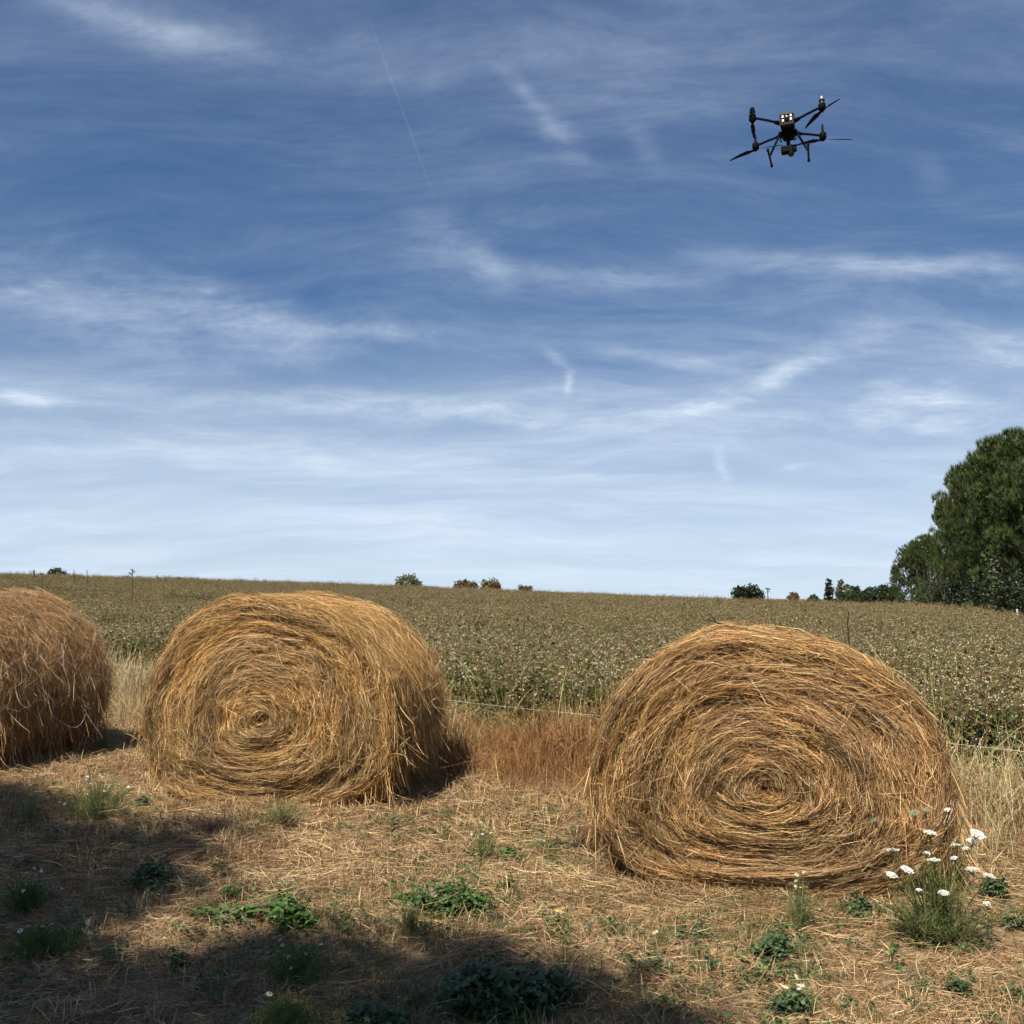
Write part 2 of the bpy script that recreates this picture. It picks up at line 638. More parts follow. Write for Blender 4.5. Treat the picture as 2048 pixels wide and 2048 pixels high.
def buckwheat(seed, nstem=8, R=0.17, flowers=1.0, brown=1.0, fq=6):
    r = np.random.default_rng(seed)
    g = Geo()
    for s in range(nstem):
        H = r.uniform(0.56, 0.80)
        b = np.array([r.normal(0, R * .5), r.normal(0, R * .5), -0.03])
        lean = r.normal(0, 0.10, 2)
        t = np.linspace(0, 1, 4)
        path = b + np.stack([lean[0] * t ** 1.5, lean[1] * t ** 1.5, H * t], -1)
        ribbons(g, path[None], [0.008], pick(STEM, 1, rng=r), rng=r)
        tips = [path[-1]]
        for k in range(4):
            f = r.uniform(0.45, 0.95)
            p0 = b + np.array([lean[0] * f ** 1.5, lean[1] * f ** 1.5, H * f])
            a = r.uniform(0, math.tau)
            q = p0 + np.array([math.cos(a) * .09, math.sin(a) * .09, r.uniform(.04, .13)])
            ribbons(g, np.stack([p0, (p0 + q) / 2 + [0, 0, -.01], q])[None], [0.005], pick(STEM, 1, rng=r), rng=r)
            tips.append(q)
        n = 12
        f = r.uniform(0.15, 0.97, n)
        a = r.uniform(0, math.tau, n)
        pos = b + np.stack([lean[0] * f ** 1.5, lean[1] * f ** 1.5, H * f], -1) + np.stack([np.cos(a), np.sin(a), 0 * a], -1) * .02
        ax = np.stack([np.cos(a), np.sin(a), r.normal(-.15, .4, n)], -1)
        sz = r.uniform(.04, .085, n) * (1.15 - .5 * f)
        leaf_quads(g, pos, ax, unit(r.normal(0, .4, (n, 3)) + [0, 0, 1]), sz, sz * .9, pick(CLEAF, n, .2, r))
        for tp in tips:
            if r.random() < 0.70 * flowers:
                nq = fq
                c = tp + r.normal(0, .006, 3)
                p = c + r.normal(0, 1, (nq, 3)) * [.008, .008, .005]
                ax = unit(r.normal(0, 1, (nq, 3)) + [0, 0, .3])
                cc = pick(FLOW, 1, .1, r)
                leaf_quads(g, p, ax, unit(r.normal(0, 1, (nq, 3)) + [0, 0, 1.2]), np.full(nq, .0125), np.full(nq, .011), np.repeat(cc, nq, 0) * r.uniform(.8, 1.15, (nq, 1)))
            if r.random() < 0.75 * brown:
                nq = 4
                hgt = r.uniform(.02, .09)
                p = tp + np.stack([r.normal(0, .008, nq), r.normal(0, .008, nq), r.uniform(0, hgt, nq)], -1)
                leaf_quads(g, p, r.normal(0, 1, (nq, 3)) + [0, 0, .6], unit(r.normal(0, 1, (nq, 3))), np.full(nq, .018), np.full(nq, .011), pick(SEED, nq, .2, r))
                ribbons(g, np.stack([tp, tp + [0, 0, hgt * .5], tp + [r.normal(0, .01), 0, hgt + .01]])[None], [0.004], pick(SEED, 1, rng=r), rng=r)
    return g.mesh('buckwheat_clump', M_CROP)


def wood_x(y):
    return 15.4 + (np.asarray(y) - 30) * 0.31


def make_crop():
    near = [buckwheat(100 + k, 9, flowers=1.0, brown=.8, fq=5) for k in range(6)]
    mid = [buckwheat(200 + k, 8, flowers=1.15, brown=1.25, fq=4) for k in range(5)]
    pts, scl, idx = [], [], []
    def band(y0, y1, dens, ids, s0, s1):
        half = lambda y: 2.5 + y * 0.60
        n = int(dens * (y1 - y0) * 2 * half(y1))
        y = RNG.uniform(y0, y1, n)
        x = RNG.uniform(-1, 1, n) * half(y1)
        ok = (np.abs(x) < half(y)) & (y > edge_y(x) + RNG.normal(0.12, .12, n)) & (x < wood_x(y) - 1.0)
        x, y = x[ok], y[ok]
        pts.append(np.stack([x, y, tz(x, y)], -1))
        s = RNG.uniform(s0, s1, len(x)) * (1 + .07 * wave(x, y, .8, 9))
        scl.append(np.stack([s * 1.05, s * 1.05, s], -1))
        idx.append(RNG.choice(ids, len(x)))
    band(4.2, 16, 25, list(range(6)), .85, 1.08)
    band(16, 30, 13, list(range(6)) + [6, 7, 8, 9, 10], .88, 1.1)
    band(30, 55, 8, list(range(6, 11)), .85, 1.22)
    band(55, 100, 5, list(range(6, 11)), .8, 1.32)
    pts, scl, idx = np.concatenate(pts), np.concatenate(scl), np.concatenate(idx)
    n = len(pts)
    rot = np.stack([RNG.normal(0, .06, n), RNG.normal(0, .06, n), RNG.uniform(0, math.tau, n)], -1)
    scatter('buckwheat_crop', near + mid, pts, rot, scl, idx, 'flowering buckwheat crop with cream flower heads covering the rising field', 'crop')


make_crop()

# --- dry grass litter on the ground
STRAWS = [(0.43, 0.285, 0.135), (0.51, 0.355, 0.185), (0.31, 0.19, 0.083), (0.20, 0.12, 0.055), (0.58, 0.435, 0.25), (0.13, 0.08, 0.04)]
RUST = [(0.25, 0.115, 0.038), (0.31, 0.15, 0.05), (0.35, 0.20, 0.08), (0.17, 0.08, 0.028)]
PALE = [(0.50, 0.40, 0.22), (0.60, 0.49, 0.28), (0.42, 0.36, 0.18), (0.34, 0.24, 0.11)]


def lying(seed, n=74, R=0.17, h=0.045, align=None, pal=STRAWS):
    r = np.random.default_rng(seed)
    g = Geo()
    a = r.uniform(0, math.tau, n) if align is None else r.normal(align, .35, n)
    L = r.uniform(.03, .17, n) * np.where(r.random(n) < .08, 1.7, 1)
    c = np.stack([r.normal(0, R * .6, n), r.normal(0, R * .6, n), r.uniform(0, h, n) ** 1.0], -1)
    t = np.linspace(-.5, .5, 4)[None, :, None]
    d = np.stack([np.cos(a), np.sin(a), r.normal(0, .16, n)], -1)[:, None, :]
    s = np.stack([-np.sin(a), np.cos(a), r.normal(.3, .4, n)], -1)[:, None, :]
    bend = r.normal(0, .22, (n, 1, 1))
    p = c[:, None, :] + d * t * L[:, None, None] + s * (t ** 2) * bend * L[:, None, None] * 2
    p[..., 2] = np.maximum(p[..., 2], 0.002 + r.uniform(0, .01, (n, 1)))
    ribbons(g, p, r.uniform(.0012, .0028, n), pick(pal, n, .18, r), hint=unit(r.normal(0, .5, (n, 3)) + [0, 0, 1]), rng=r)
    return g.mesh('straw_litter', M_LITTER)


def tuft(seed, n=26, H=0.12, R=0.05, pal=STRAWS, wd=.0028, spread=.55, droop=.4, heads=False):
    r = np.random.default_rng(seed)
    g = Geo()
    a = r.uniform(0, math.tau, n)
    L = H * r.uniform(.45, 1.1, n)
    b = np.stack([r.normal(0, R, n), r.normal(0, R, n), np.full(n, -.01)], -1)
    out = np.stack([np.cos(a), np.sin(a), 0 * a], -1)
    lean = np.abs(r.normal(0, spread, n))
    t = np.linspace(0, 1, 5)
    p = b[:, None, :] + out[:, None, :] * (lean[:, None] * L[:, None] * (t ** 1.6)[None])[..., None]
    p[..., 2] += L[:, None] * (t[None] - droop * np.minimum(lean, 1.2)[:, None] * t[None] ** 2 * .8)
    cols = pick(pal, n, .15, r)
    ribbons(g, p, np.full(n, wd) * r.uniform(.7, 1.4, n), cols, hint=out + r.normal(0, .6, (n, 3)), rng=r, taper=.2)
    if heads:
        k = 12
        for i in range(n):
            if r.random() < .55:
                tip, dirn = p[i, -1], p[i, -1] - p[i, -2]
                dirn = dirn / np.linalg.norm(dirn)
                f = r.uniform(-1, 0, k)[:, None] * H * .14
                leaf_quads(g, tip + dirn * f, dirn + r.normal(0, .35, (k, 3)), unit(r.normal(0, 1, (k, 3))), np.full(k, .014), np.full(k, .004), np.repeat(cols[i:i + 1], k, 0) * r.uniform(.8, 1.2, (k, 1)))
    return g.mesh('grass_tuft', M_LITTER)


BALES = [  # key, face centre x, y on ground, rotation, params
    dict(key='left', x=-4.70, y=7.70, rz=-0.33, a=0.92, ht=0.76, hb=0.62, nt=2.15, nb=2.35, L=1.25),
    dict(key='mid', x=-1.58, y=6.36, rz=-0.19, a=0.85, ht=0.77, hb=0.60, nt=2.1, nb=2.45, L=1.25),
    dict(key='right', x=1.145, y=4.62, rz=-0.25, a=0.81, ht=0.69, hb=0.51, nt=2.02, nb=2.6, L=1.25),
]


def in_bale(x, y, grow=0.0):
    m = np.zeros(len(x), bool)
    for B in BALES:
        c, s = math.cos(-B['rz']), math.sin(-B['rz'])
        dx, dy = x - B['x'], y - B['y']
        lx, ly = dx * c - dy * s, dx * s + dy * c
        m |= (np.abs(lx) < B['a'] * .93 + grow) & (ly > 0.04 - grow) & (ly < B['L'] + grow)
    return m


def make_litter():
    ly = [lying(300 + k) for k in range(6)] + [lying(320 + k, align=0.0, n=90, R=.2) for k in range(3)]
    tf = [tuft(340 + k) for k in range(5)]
    assets = ly + tf
    n = 25000
    x, y = RNG.uniform(-6.5, 6.5, n), RNG.uniform(2.2, 11.5, n)
    ok = (y < edge_y(x) + .6) & (np.abs(x) < 1.6 + y * .62) & ~in_bale(x, y) & (RNG.random(n) < .74 + .42 * wave(x, y, 2.4, 51) + .2 * wave(x, y, 7, 52))
    x, y = x[ok], y[ok]
    for B in BALES:                                       # hay shed round the foot of each bale
        m = 420
        e = RNG.random(m)
        lx = np.where(e < .6, RNG.uniform(-.8, .8, m) * B['a'], np.where(e < .8, 1, -1) * B['a'] * RNG.normal(.86, .06, m))
        ly = np.where(e < .6, RNG.normal(-.02, .07, m), RNG.uniform(0, B['L'], m))
        c, s = math.cos(B['rz']), math.sin(B['rz'])
        x = np.append(x, B['x'] + lx * c - ly * s)
        y = np.append(y, B['y'] + lx * s + ly * c)
    n = len(x)
    up = RNG.random(n) < 0.26
    idx = np.where(up, RNG.integers(9, 14, n), np.where(RNG.random(n) < .25, RNG.integers(6, 9, n), RNG.integers(0, 6, n)))
    sw = wave(x, y, 1.1, 21)
    s = RNG.uniform(.7, 1.25, n) * np.where(y < 4.6, .78, 1.0)
    rot = np.stack([RNG.normal(0, .1, n), RNG.normal(0, .1, n), np.where((idx >= 6) & (idx < 9), sw * 1.2 + RNG.normal(0, .3, n), RNG.uniform(0, math.tau, n))], -1)
    z = tz(x, y) - .004 + np.clip(.02 * wave(x, y, 3.0, 22), 0, .05)
    scatter('dry_grass', assets, np.stack([x, y, z], -1), rot, s, idx, 'straw coloured dead grass and loose hay covering the ground', 'grass')


make_litter()


def make_margin():
    rust = [tuft(400 + k, 22, .50, .10, RUST + RUST[:2] + PALE[3:], .0030, .45, .4, True) for k in range(4)]
    pale = [tuft(410 + k, 26, .58, .07, PALE, .0032, .38, .5, True) for k in range(4)]
    short = [tuft(420 + k, 30, .30, .08, STRAWS, .003, .6, .4) for k in range(3)]
    X, Y, I, S = [], [], [], []
    n = 5200
    x, y = RNG.uniform(-9, 6.5, n), RNG.uniform(-1, 1, n)
    q = RNG.normal(-.85, .48, n)                    # offset from crop edge, negative = towards camera
    y = edge_y(x) + np.clip(q, -2.3, .35)
    ok = ~in_bale(x, y, .02) & (y > 3.5)
    x, y, q = x[ok], y[ok], q[ok]
    reds = np.exp(-((x - .35) / 1.15) ** 2) + .10
    r = RNG.random(len(x))
    idx = np.where(r < reds * .92, RNG.integers(0, 4, len(x)), np.where(RNG.random(len(x)) < .55, RNG.integers(4, 8, len(x)), RNG.integers(8, 11, len(x))))
    s = RNG.uniform(.45, 1.12, len(x)) * np.where(q < -1.2, .62, 1.0) * np.clip(1 + .30 * wave(x, y, 2.6, 41), .5, 1.25)
    rot = np.stack([RNG.normal(0, .14, len(x)), RNG.normal(0, .14, len(x)), RNG.uniform(0, math.tau, len(x))], -1)
    scatter('tall_margin_grass', rust + pale + short, np.stack([x, y, tz(x, y)], -1), rot, s, idx, 'tall rusty and pale dead grass along the fence between bales and crop', 'grass')
    # long arching green-gold stalks standing against the crop
    arch = [tuft(440 + k, 5, .92, .05, [(0.33, 0.30, 0.13), (0.42, 0.36, 0.17), (0.22, 0.24, 0.08)], .0042, .55, .55, True) for k in range(5)]
    n = 170
    x = np.concatenate([RNG.uniform(-.3, 1.6, 55), RNG.uniform(2.0, 4.5, 70), RNG.uniform(-6, -.3, 45)])
    y = edge_y(x) + RNG.normal(-.25, .25, n)
    ok = ~in_bale(x, y, .05)
    x, y = x[ok], y[ok]
    n = len(x)
    rot = np.stack([RNG.normal(0, .12, n), RNG.normal(0, .12, n), RNG.uniform(0, math.tau, n)], -1)
    scatter('arching_grass', arch, np.stack([x, y, tz(x, y)], -1), rot, RNG.uniform(.7, 1.1, n), RNG.integers(0, 5, n), 'sparse arching grass stalks standing against the crop edge', 'grass')
    # short green blades in the dead turf
    gr = [tuft(460 + k, 22, .09, .05, [(0.07, 0.10, 0.025), (0.12, 0.14, 0.04), (0.20, 0.19, 0.07)], .0024, .6, .3) for k in range(4)]
    n = 3000
    x, y = RNG.uniform(-5, 5, n), RNG.uniform(2.6, 9.0, n)
    ok = (wave(x, y, 1.7, 31) > .25) & (y < edge_y(x)) & ~in_bale(x, y, .05) & (np.abs(x) < 1.2 + y * .6)
    x, y = x[ok], y[ok]
    n = len(x)
    rot = np.stack([RNG.normal(0, .1, n), RNG.normal(0, .1, n), RNG.uniform(0, math.tau, n)], -1)
    scatter('green_grass', gr, np.stack([x, y, tz(x, y)], -1), rot, RNG.uniform(.6, 1.2, n), RNG.integers(0, 4, n), 'thin green grass blades growing through the dead turf', 'grass')


make_margin()


# ------------------------------------------------------------------ hay bales
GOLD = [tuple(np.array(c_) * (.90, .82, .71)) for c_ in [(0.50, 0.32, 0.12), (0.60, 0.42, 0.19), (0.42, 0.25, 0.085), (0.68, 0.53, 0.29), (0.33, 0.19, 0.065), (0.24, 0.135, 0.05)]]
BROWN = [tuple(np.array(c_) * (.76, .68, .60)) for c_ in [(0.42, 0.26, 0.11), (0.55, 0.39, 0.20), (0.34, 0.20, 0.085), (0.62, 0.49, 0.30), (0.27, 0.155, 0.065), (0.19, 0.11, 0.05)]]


def bale_outline(B, phi, seed):
    c, s = np.cos(phi), np.sin(phi)
    n = np.where(s > 0, B['nt'], B['nb'])
    lump = 1 + .018 * np.sin(3 * phi + seed) + .012 * np.sin(5 * phi + 2.1 * seed) + .008 * np.sin(9 * phi + seed * .7)
    x = B['a'] * np.sign(c) * np.abs(c) ** (2 / n) * lump
    z = np.where(s > 0, B['ht'], B['hb']) * np.sign(s) * np.abs(s) ** (2 / n) * np.where(s > 0, lump, 1)
    return x, z


SHO = 0.038


def face_relief(B, rho, phi, seed):
    """depth of the rolled face behind its plane, metres (layers of the roll)"""
    v = phi / math.tau
    sp = rho + 0.045 * v % 1.0
    w = .05 * (vnoise(rho, v, 4, 5, seed + 20) - .5)
    d = .045 * vnoise(rho + w, v, 7, 7, seed) + .040 * vnoise(rho + w, v + .3 * rho, 17, 13, seed + 1) ** 2 + .045 * vnoise(rho + w, v + .2 * rho, 36, 29, seed + 2) ** 2
    d = d + .034 * vnoise(rho + w, v + .25 * rho, 88, 41, seed + 3) ** 1.5
    d = d - .045 * (1 - rho ** 2)
    e = np.clip((rho - (1 - SHO / .8)) / (SHO / .8), 0, 1)
    return d + SHO * (1 - np.sqrt(np.maximum(1 - e ** 2, 0)))


def side_relief(B, y, phi, seed):
    u = y / B['L']
    return -.045 * vnoise(u, phi / math.tau, 5, 22, seed + 5) - .028 * vnoise(u, phi / math.tau, 11, 46, seed + 6) - .034 * vnoise(u, phi / math.tau, 60, 44, seed + 7) ** 1.5 + .03


def make_bale(B, seed, pal, label, messy=1.0, nface=90000, nside=54000):
    zc = B['hb'] - .015
    root = empty('hay_bale', (B['x'], B['y'], float(tz(B['x'], B['y'] + .5))), B['rz'], label=label, cat='hay bale', group='round hay bales in a row')
    r = np.random.default_rng(seed)
    # packed core: face, side, back
    nr, npz, ny = 46, 180, 16
    rows = []
    ph = np.arange(npz) / npz * math.tau
    ox, oz = bale_outline(B, ph, seed)
    for i in range(nr):
        rho = np.full(npz, max(i / (nr - 1), .002))
        d = face_relief(B, rho, ph, seed) + .026
        k = rho * .985
        rows.append(np.stack([ox * k, d, zc + oz * k], -1))
    for j in range(1, ny):
        y = np.full(npz, SHO + (B['L'] - 2 * SHO) * j / (ny - 1))
        f = 1 + side_relief(B, y, ph, seed) - .034
        rows.append(np.stack([ox * f, y, zc + oz * f], -1))
    for k in (.97, .9, .6, .3, .01):
        rows.append(np.stack([ox * k, np.full(npz, B['L'] - (SHO * .5 if k > .95 else 0)), zc + oz * k], -1))
    V = np.array(rows)
    V[..., 2] = np.maximum(V[..., 2], -.01)
    R_ = len(rows)
    i = np.arange(R_ - 1)[:, None] * npz
    j = np.arange(npz)[None, :]
    q = np.stack([i + j, i + (j + 1) % npz, i + npz + (j + 1) % npz, i + npz + j], -1).reshape(-1, 4)
    cc = np.tile(np.array(pal[2]) * .85, (R_ * npz, 1))
    obj('core', mesh_np('bale_core', V.reshape(-1, 3), q, M_CORE, cc, smooth=True), root)

    # rolled straw on the face
    g = Geo()
    n = nface
    rho0 = np.sqrt(r.uniform(.0004, 1.0, n))
    ph0 = r.uniform(0, math.tau, n)
    L = r.uniform(.04, .20, n)
    ox, oz = bale_outline(B, ph0, seed)
    rad = np.maximum(np.hypot(ox, oz) * rho0, .035)
    L = np.minimum(L, rad * 1.5)
    head = r.normal(0, .20, n) + np.where(r.random(n) < .26, r.normal(0, .75, n), 0) + .5 * (vnoise(rho0, ph0 / math.tau, 8, 12, seed + 30) - .5)
    K = 3
    t = np.linspace(-.5, .5, K)[None]
    curl = r.normal(0, .12, n)[:, None]
    phi = ph0[:, None] + t * (L / rad)[:, None] * np.cos(head)[:, None]
    rho = rho0[:, None] + t * (L * np.sin(head))[:, None] / .75 + curl * (t ** 2 - .08) * L[:, None]
    rho = np.clip(rho, .01, 1.01)
    lift = np.where(r.random(n) < .14, r.uniform(.012, .055, n), r.uniform(-.02, .014, n))[:, None]
    tilt = r.normal(0, .018, n)[:, None]
    lump = face_relief(B, rho, phi, seed)
    px_, pz_ = bale_outline(B, phi, seed)
    yy = lump - lift * (1 + .0 * t) - tilt * t * 2
    rr = np.minimum(rho, 1.0) * (1 + .006 * r.normal(0, 1, (n, 1)))
    p = np.stack([px_ * rr, yy, zc + pz_ * rr], -1)
    p[..., 2] = np.maximum(p[..., 2], .004)
    cols = pick(pal, n, .26, r, weights=[.22, .19, .2, .12, .15, .12])
    tint = vnoise(rho0, ph0 / math.tau, 9, 10, seed + 9)[:, None]
    cols = cols * (0.58 + .78 * tint) * (1 + (tint - .5) * np.array([[.05, .0, -.12]]))
    grey = np.clip(vnoise(rho0, ph0 / math.tau + .37, 5, 6, seed + 40) * 2.0 - 1.0, 0, .14)[:, None]
    cols = cols * (1 - grey) + grey * (cols.mean(1, keepdims=True) * np.array([[.92, .76, .58]]))
    ribbons(g, p, r.uniform(.0013, .0034, n), cols, hint=unit(r.normal(0, .55, (n, 3)) + [0, -1, 0]), rng=r)
    o = obj('straw_face', g.mesh('bale_face', M_STRAW), root, kind='stuff')

    # wound straw on the curved side
    g = Geo()
    n = nside
    y0 = r.uniform(.03, B['L'] + .02, n)
    ph0 = r.uniform(0, math.tau, n)
    L = r.uniform(.05, .24, n)
    head = r.normal(0, .38 * messy, n) + np.where(r.random(n) < .3 * messy, r.normal(0, .8, n), 0)
    ox, oz = bale_outline(B, ph0, seed)
    rad = np.hypot(ox, oz)
    phi = ph0[:, None] + t * (L / rad)[:, None] * np.cos(head)[:, None]
    y = y0[:, None] + t * (L * np.sin(head))[:, None] + r.normal(0, .1, n)[:, None] * (t ** 2) * L[:, None]
    px_, pz_ = bale_outline(B, phi, seed)
    sh = np.clip((SHO - y) / SHO, 0, 1)
    shoulder = SHO * (1 - np.sqrt(np.maximum(1 - np.minimum(sh, .999) ** 2, 0)))
    lift = np.where(r.random(n) < .16 * messy, r.uniform(.01, .055, n), r.uniform(-.018, .014, n))[:, None]
    f = 1 + side_relief(B, np.clip(y, 0, B['L']), phi, seed) + (lift - shoulder) / .8 + r.normal(0, .012, n)[:, None] * t * 2
    p = np.stack([px_ * f, y, zc + pz_ * f], -1)
    p[..., 2] = np.maximum(p[..., 2], .004)
    cols = pick(pal, n, .26, r, weights=[.26, .24, .2, .14, .1, .06])
    tint = vnoise(y0 / 1.4, ph0 / math.tau, 6, 20, seed + 12)[:, None]
    cols = cols * (.82 + .40 * tint)
    nrm = np.stack([ox, 0 * ox, oz], -1)
    ribbons(g, p, r.uniform(.0013, .0034, n), cols, hint=unit(unit(nrm) + r.normal(0, .5, (n, 3))), rng=r)
    obj('straw_side', g.mesh('bale_side', M_STRAW), root, kind='stuff')

    # loose ends sticking out and hanging down
    g = Geo()
    n = int(2600 * messy)
    side = r.random(n) < .72
    ph0 = r.uniform(-.5, math.pi + .5, n)
    y0 = np.where(side, r.uniform(0, B['L'], n), 0.0)
    rho0 = np.where(side, 1.0, np.sqrt(r.uniform(.1, 1, n)))
    ox, oz = bale_outline(B, ph0, seed)
    base = np.stack([ox * rho0, np.where(side, y0, face_relief(B, rho0, ph0, seed)), zc + oz * rho0], -1)
    nrm = np.where(side[:, None], unit(np.stack([ox, 0 * ox, oz], -1)), np.array([[0, -1.0, 0]]))
    tang = np.stack([-np.sin(ph0), r.normal(0, .5, n), np.cos(ph0)], -1) * np.where(r.random(n) < .5, 1, -1)[:, None]
    d = unit(nrm * r.uniform(.02, .38, n)[:, None] + tang + r.normal(0, .25, (n, 3)))
    L = r.uniform(.05, .20, n) * np.where(r.random(n) < .1, 1.35, 1)
    L = L * np.where((ph0 > .8) & (ph0 < 2.35), .55, 1)
    tt = np.linspace(0, 1, 5)[None, :, None]
    p = base[:, None, :] + d[:, None, :] * tt * L[:, None, None]
    p[..., 2] -= (tt[..., 0] ** 2) * L[:, None] * r.uniform(0, .5, n)[:, None]
    p[..., 2] = np.maximum(p[..., 2], .004)
    ribbons(g, p, r.uniform(.0016, .0034, n), pick(pal, n, .15, r), rng=r)
    # strands hanging from the overhang down to the ground
    n = int(900 * messy)
    ph0 = np.where(r.random(n) < .65, r.uniform(-1.0, .25, n), math.pi + r.uniform(-.25, 1.0, n))
    y0 = r.uniform(-.01, B['L'], n)
    ox, oz = bale_outline(B, ph0, seed)
    base = np.stack([ox * 1.01, y0, zc + oz * 1.0], -1)
    L = r.uniform(.06, .30, n)
    out = np.stack([np.sign(ox) * r.uniform(0, .35, n), r.normal(0, .3, n), np.full(n, -1.0)], -1)
    p = base[:, None, :] + unit(out)[:, None, :] * tt * L[:, None, None] + (r.normal(0, .05, (n, 1, 3)) * tt ** 2)
    p[..., 2] = np.maximum(p[..., 2], .004)
    ribbons(g, p, r.uniform(.0024, .005, n), pick(pal, n, .15, r), rng=r)
    obj('loose_straw', g.mesh('bale_loose', M_STRAW), root, kind='stuff')
    return root


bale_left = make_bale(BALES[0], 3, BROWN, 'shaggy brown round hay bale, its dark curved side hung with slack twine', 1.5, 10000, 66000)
bale_mid = make_bale(BALES[1], 8, GOLD, 'golden round hay bale with both its swirled end and its curved side showing', 1.0)
bale_right = make_bale(BALES[2], 14, [tuple(np.array(a) * .5 + np.array(b) * .5) for a, b in zip(GOLD, BROWN)], 'sagging wide round hay bale seen end on, white umbels in front of it', .9, 108000, 24000)

# twine slack on the shaggy bale
M_TWINE = plain_mat('twine', (0.26, 0.28, 0.31), 0.6)


def twine(pts):
    g = Geo()
    tube(g, pts, .0024, (1, 1, 1), 5)
    me = g.mesh('twine', M_TWINE)
    obj('twine', me, bale_left)


def world_to(root, p):
    m = Matrix.Translation(root.location) @ Euler(root.rotation_euler).to_matrix().to_4x4()
    return m.inverted() @ Vector(p)


def side_pt(B, phi, y, out=.03, seed=3):
    ox, oz = bale_outline(B, np.array([phi]), seed)
    f = 1 + out / .8
    return np.array([ox[0] * f, y, B['hb'] - .015 + oz[0] * f])


B0 = BALES[0]
twine([side_pt(B0, .52 - .075 * k, .72 + .012 * math.sin(k * 1.3), .03 + .01 * math.sin(k)) for k in range(9)])
loop = []
for k in range(15):
    f = k / 14
    p0, p1 = side_pt(B0, -.20, .58, .03), side_pt(B0, -.10, .96, .03)
    p = p0 * (1 - f) + p1 * f
    p[2] -= .17 * math.sin(f * math.pi) ** .8
    p[0] += .07 * math.sin(f * math.pi)
    loop.append(p)
twine(loop)

# ------------------------------------------------------------------ twigs on the right bale
M_TWIG = attr_mat('twig', .8, 0, .2, noise=.3, nscale=60)


def stick(name, pts, r0, r1, label, cat, col=(0.05, 0.035, 0.025), shoots=()):
    base = np.array(pts[0], float)
    root = empty(name, tuple(base), label=label, cat=cat)
    g = Geo()
    P_ = np.array(pts, float) - base
    tube(g, P_, np.linspace(r0, r1, len(P_)), col, 6)
    obj('stem', g.mesh('stem', M_TWIG), root)
    for (i, q) in shoots:
        g = Geo()
        q = np.array(q, float)
        tube(g, [P_[i], P_[i] + q * .5 + [0, 0, .004], P_[i] + q], [r1 * 1.1, r1, r1 * .6], col, 5)
        obj('shoot', g.mesh('shoot', M_TWIG), root)
    return root


def P3(px, py, y):
    return np.array(at_y(px, py, y))


stick('fallen_twig', [P3(1475, 1262, 5.15), P3(1455, 1252, 5.12), P3(1432, 1245, 5.08), P3(1412, 1239, 5.05)], .006, .003, 'short dark twig poking from the top of the sagging bale', 'twig', shoots=[(2, (-.02, -.01, .03))])
stick('dead_stalk', [P3(1700, 1300, 5.35), P3(1697, 1270, 5.35), P3(1695, 1245, 5.34), P3(1698, 1222, 5.33)], .005, .003, 'thin dark upright stalk behind the shoulder of the sagging bale', 'stalk', shoots=[(2, (.012, 0, .03))])
stick('dry_sprig', [P3(1528, 1262, 5.3), P3(1525, 1248, 5.3), P3(1520, 1234, 5.3)], .003, .002, 'small dry forked sprig on the crown of the sagging bale', 'twig', (0.2, .12, .06), shoots=[(1, (.03, 0, .04)), (1, (-.03, 0, .02))])


# matted dark hay at the foot of the right bale
def hay_clump():
    b = ground_at(1198, 1716)
    root = empty('matted_hay_clump', tuple(b), label='small dark matted clump of old hay at the foot of the sagging bale', cat='hay clump')
    r = np.random.default_rng(77)
    n = 1500
    c = r.normal(0, 1, (n, 3)) * [.055, .05, .045] + [0, 0.02, .07]
    d = unit(r.normal(0, 1, (n, 3)) + [0, 0, .8])
    L = r.uniform(.03, .1, n)
    t = np.linspace(-.5, .5, 4)[None, :, None]
    p = c[:, None] + d[:, None] * t * L[:, None, None] + r.normal(0, .02, (n, 1, 3)) * t ** 2
    p[..., 2] = np.maximum(p[..., 2], .0)
    g = Geo()
    ribbons(g, p, r.uniform(.002, .004, n), pick([(.05, .035, .025), (.09, .055, .035), (.14, .09, .05)], n, .2, r), rng=r)
    obj('strands', g.mesh('clump', M_STRAW), root, kind='stuff')


hay_clump()


# ------------------------------------------------------------------ fence
def make_fence():
    fy = lambda x: float(edge_y(x)) - .92
    root = empty('stock_fence', (0, fy(0), 0), label='thin white electric fence wire strung behind the bales', cat='fence')
    M_WIRE = plain_mat('white_wire', (0.60, 0.58, 0.52), .5)
    M_POST = plain_mat('fence_post', (0.55, 0.55, 0.52), .6)
    posts = [-12.5, -8.2, -3.75, -.95, 2.05, 5.8]
    tops = []
    for x in posts:
        y = fy(x)
        z = float(tz(x, y))
        g = Geo()
        tube(g, [(x, y - fy(0), z - .1), (x, y - fy(0), z + .3), (x, y - fy(0), z + .64)], [.008, .008, .007], (1, 1, 1), 6)
        obj('post', g.mesh('post', M_POST), root)
        tops.append((x, y - fy(0) - .012, z + .50))
    for i in range(len(tops) - 1):
        a, b = np.array(tops[i]), np.array(tops[i + 1])
        pts = [a * (1 - f) + b * f - np.array([0, 0, .035 * math.sin(f * math.pi)]) for f in np.linspace(0, 1, 13)]
        g = Geo()
        tube(g, pts, .0010, (1, 1, 1), 5)
        obj('wire', g.mesh('wire', M_WIRE), root)


make_fence()


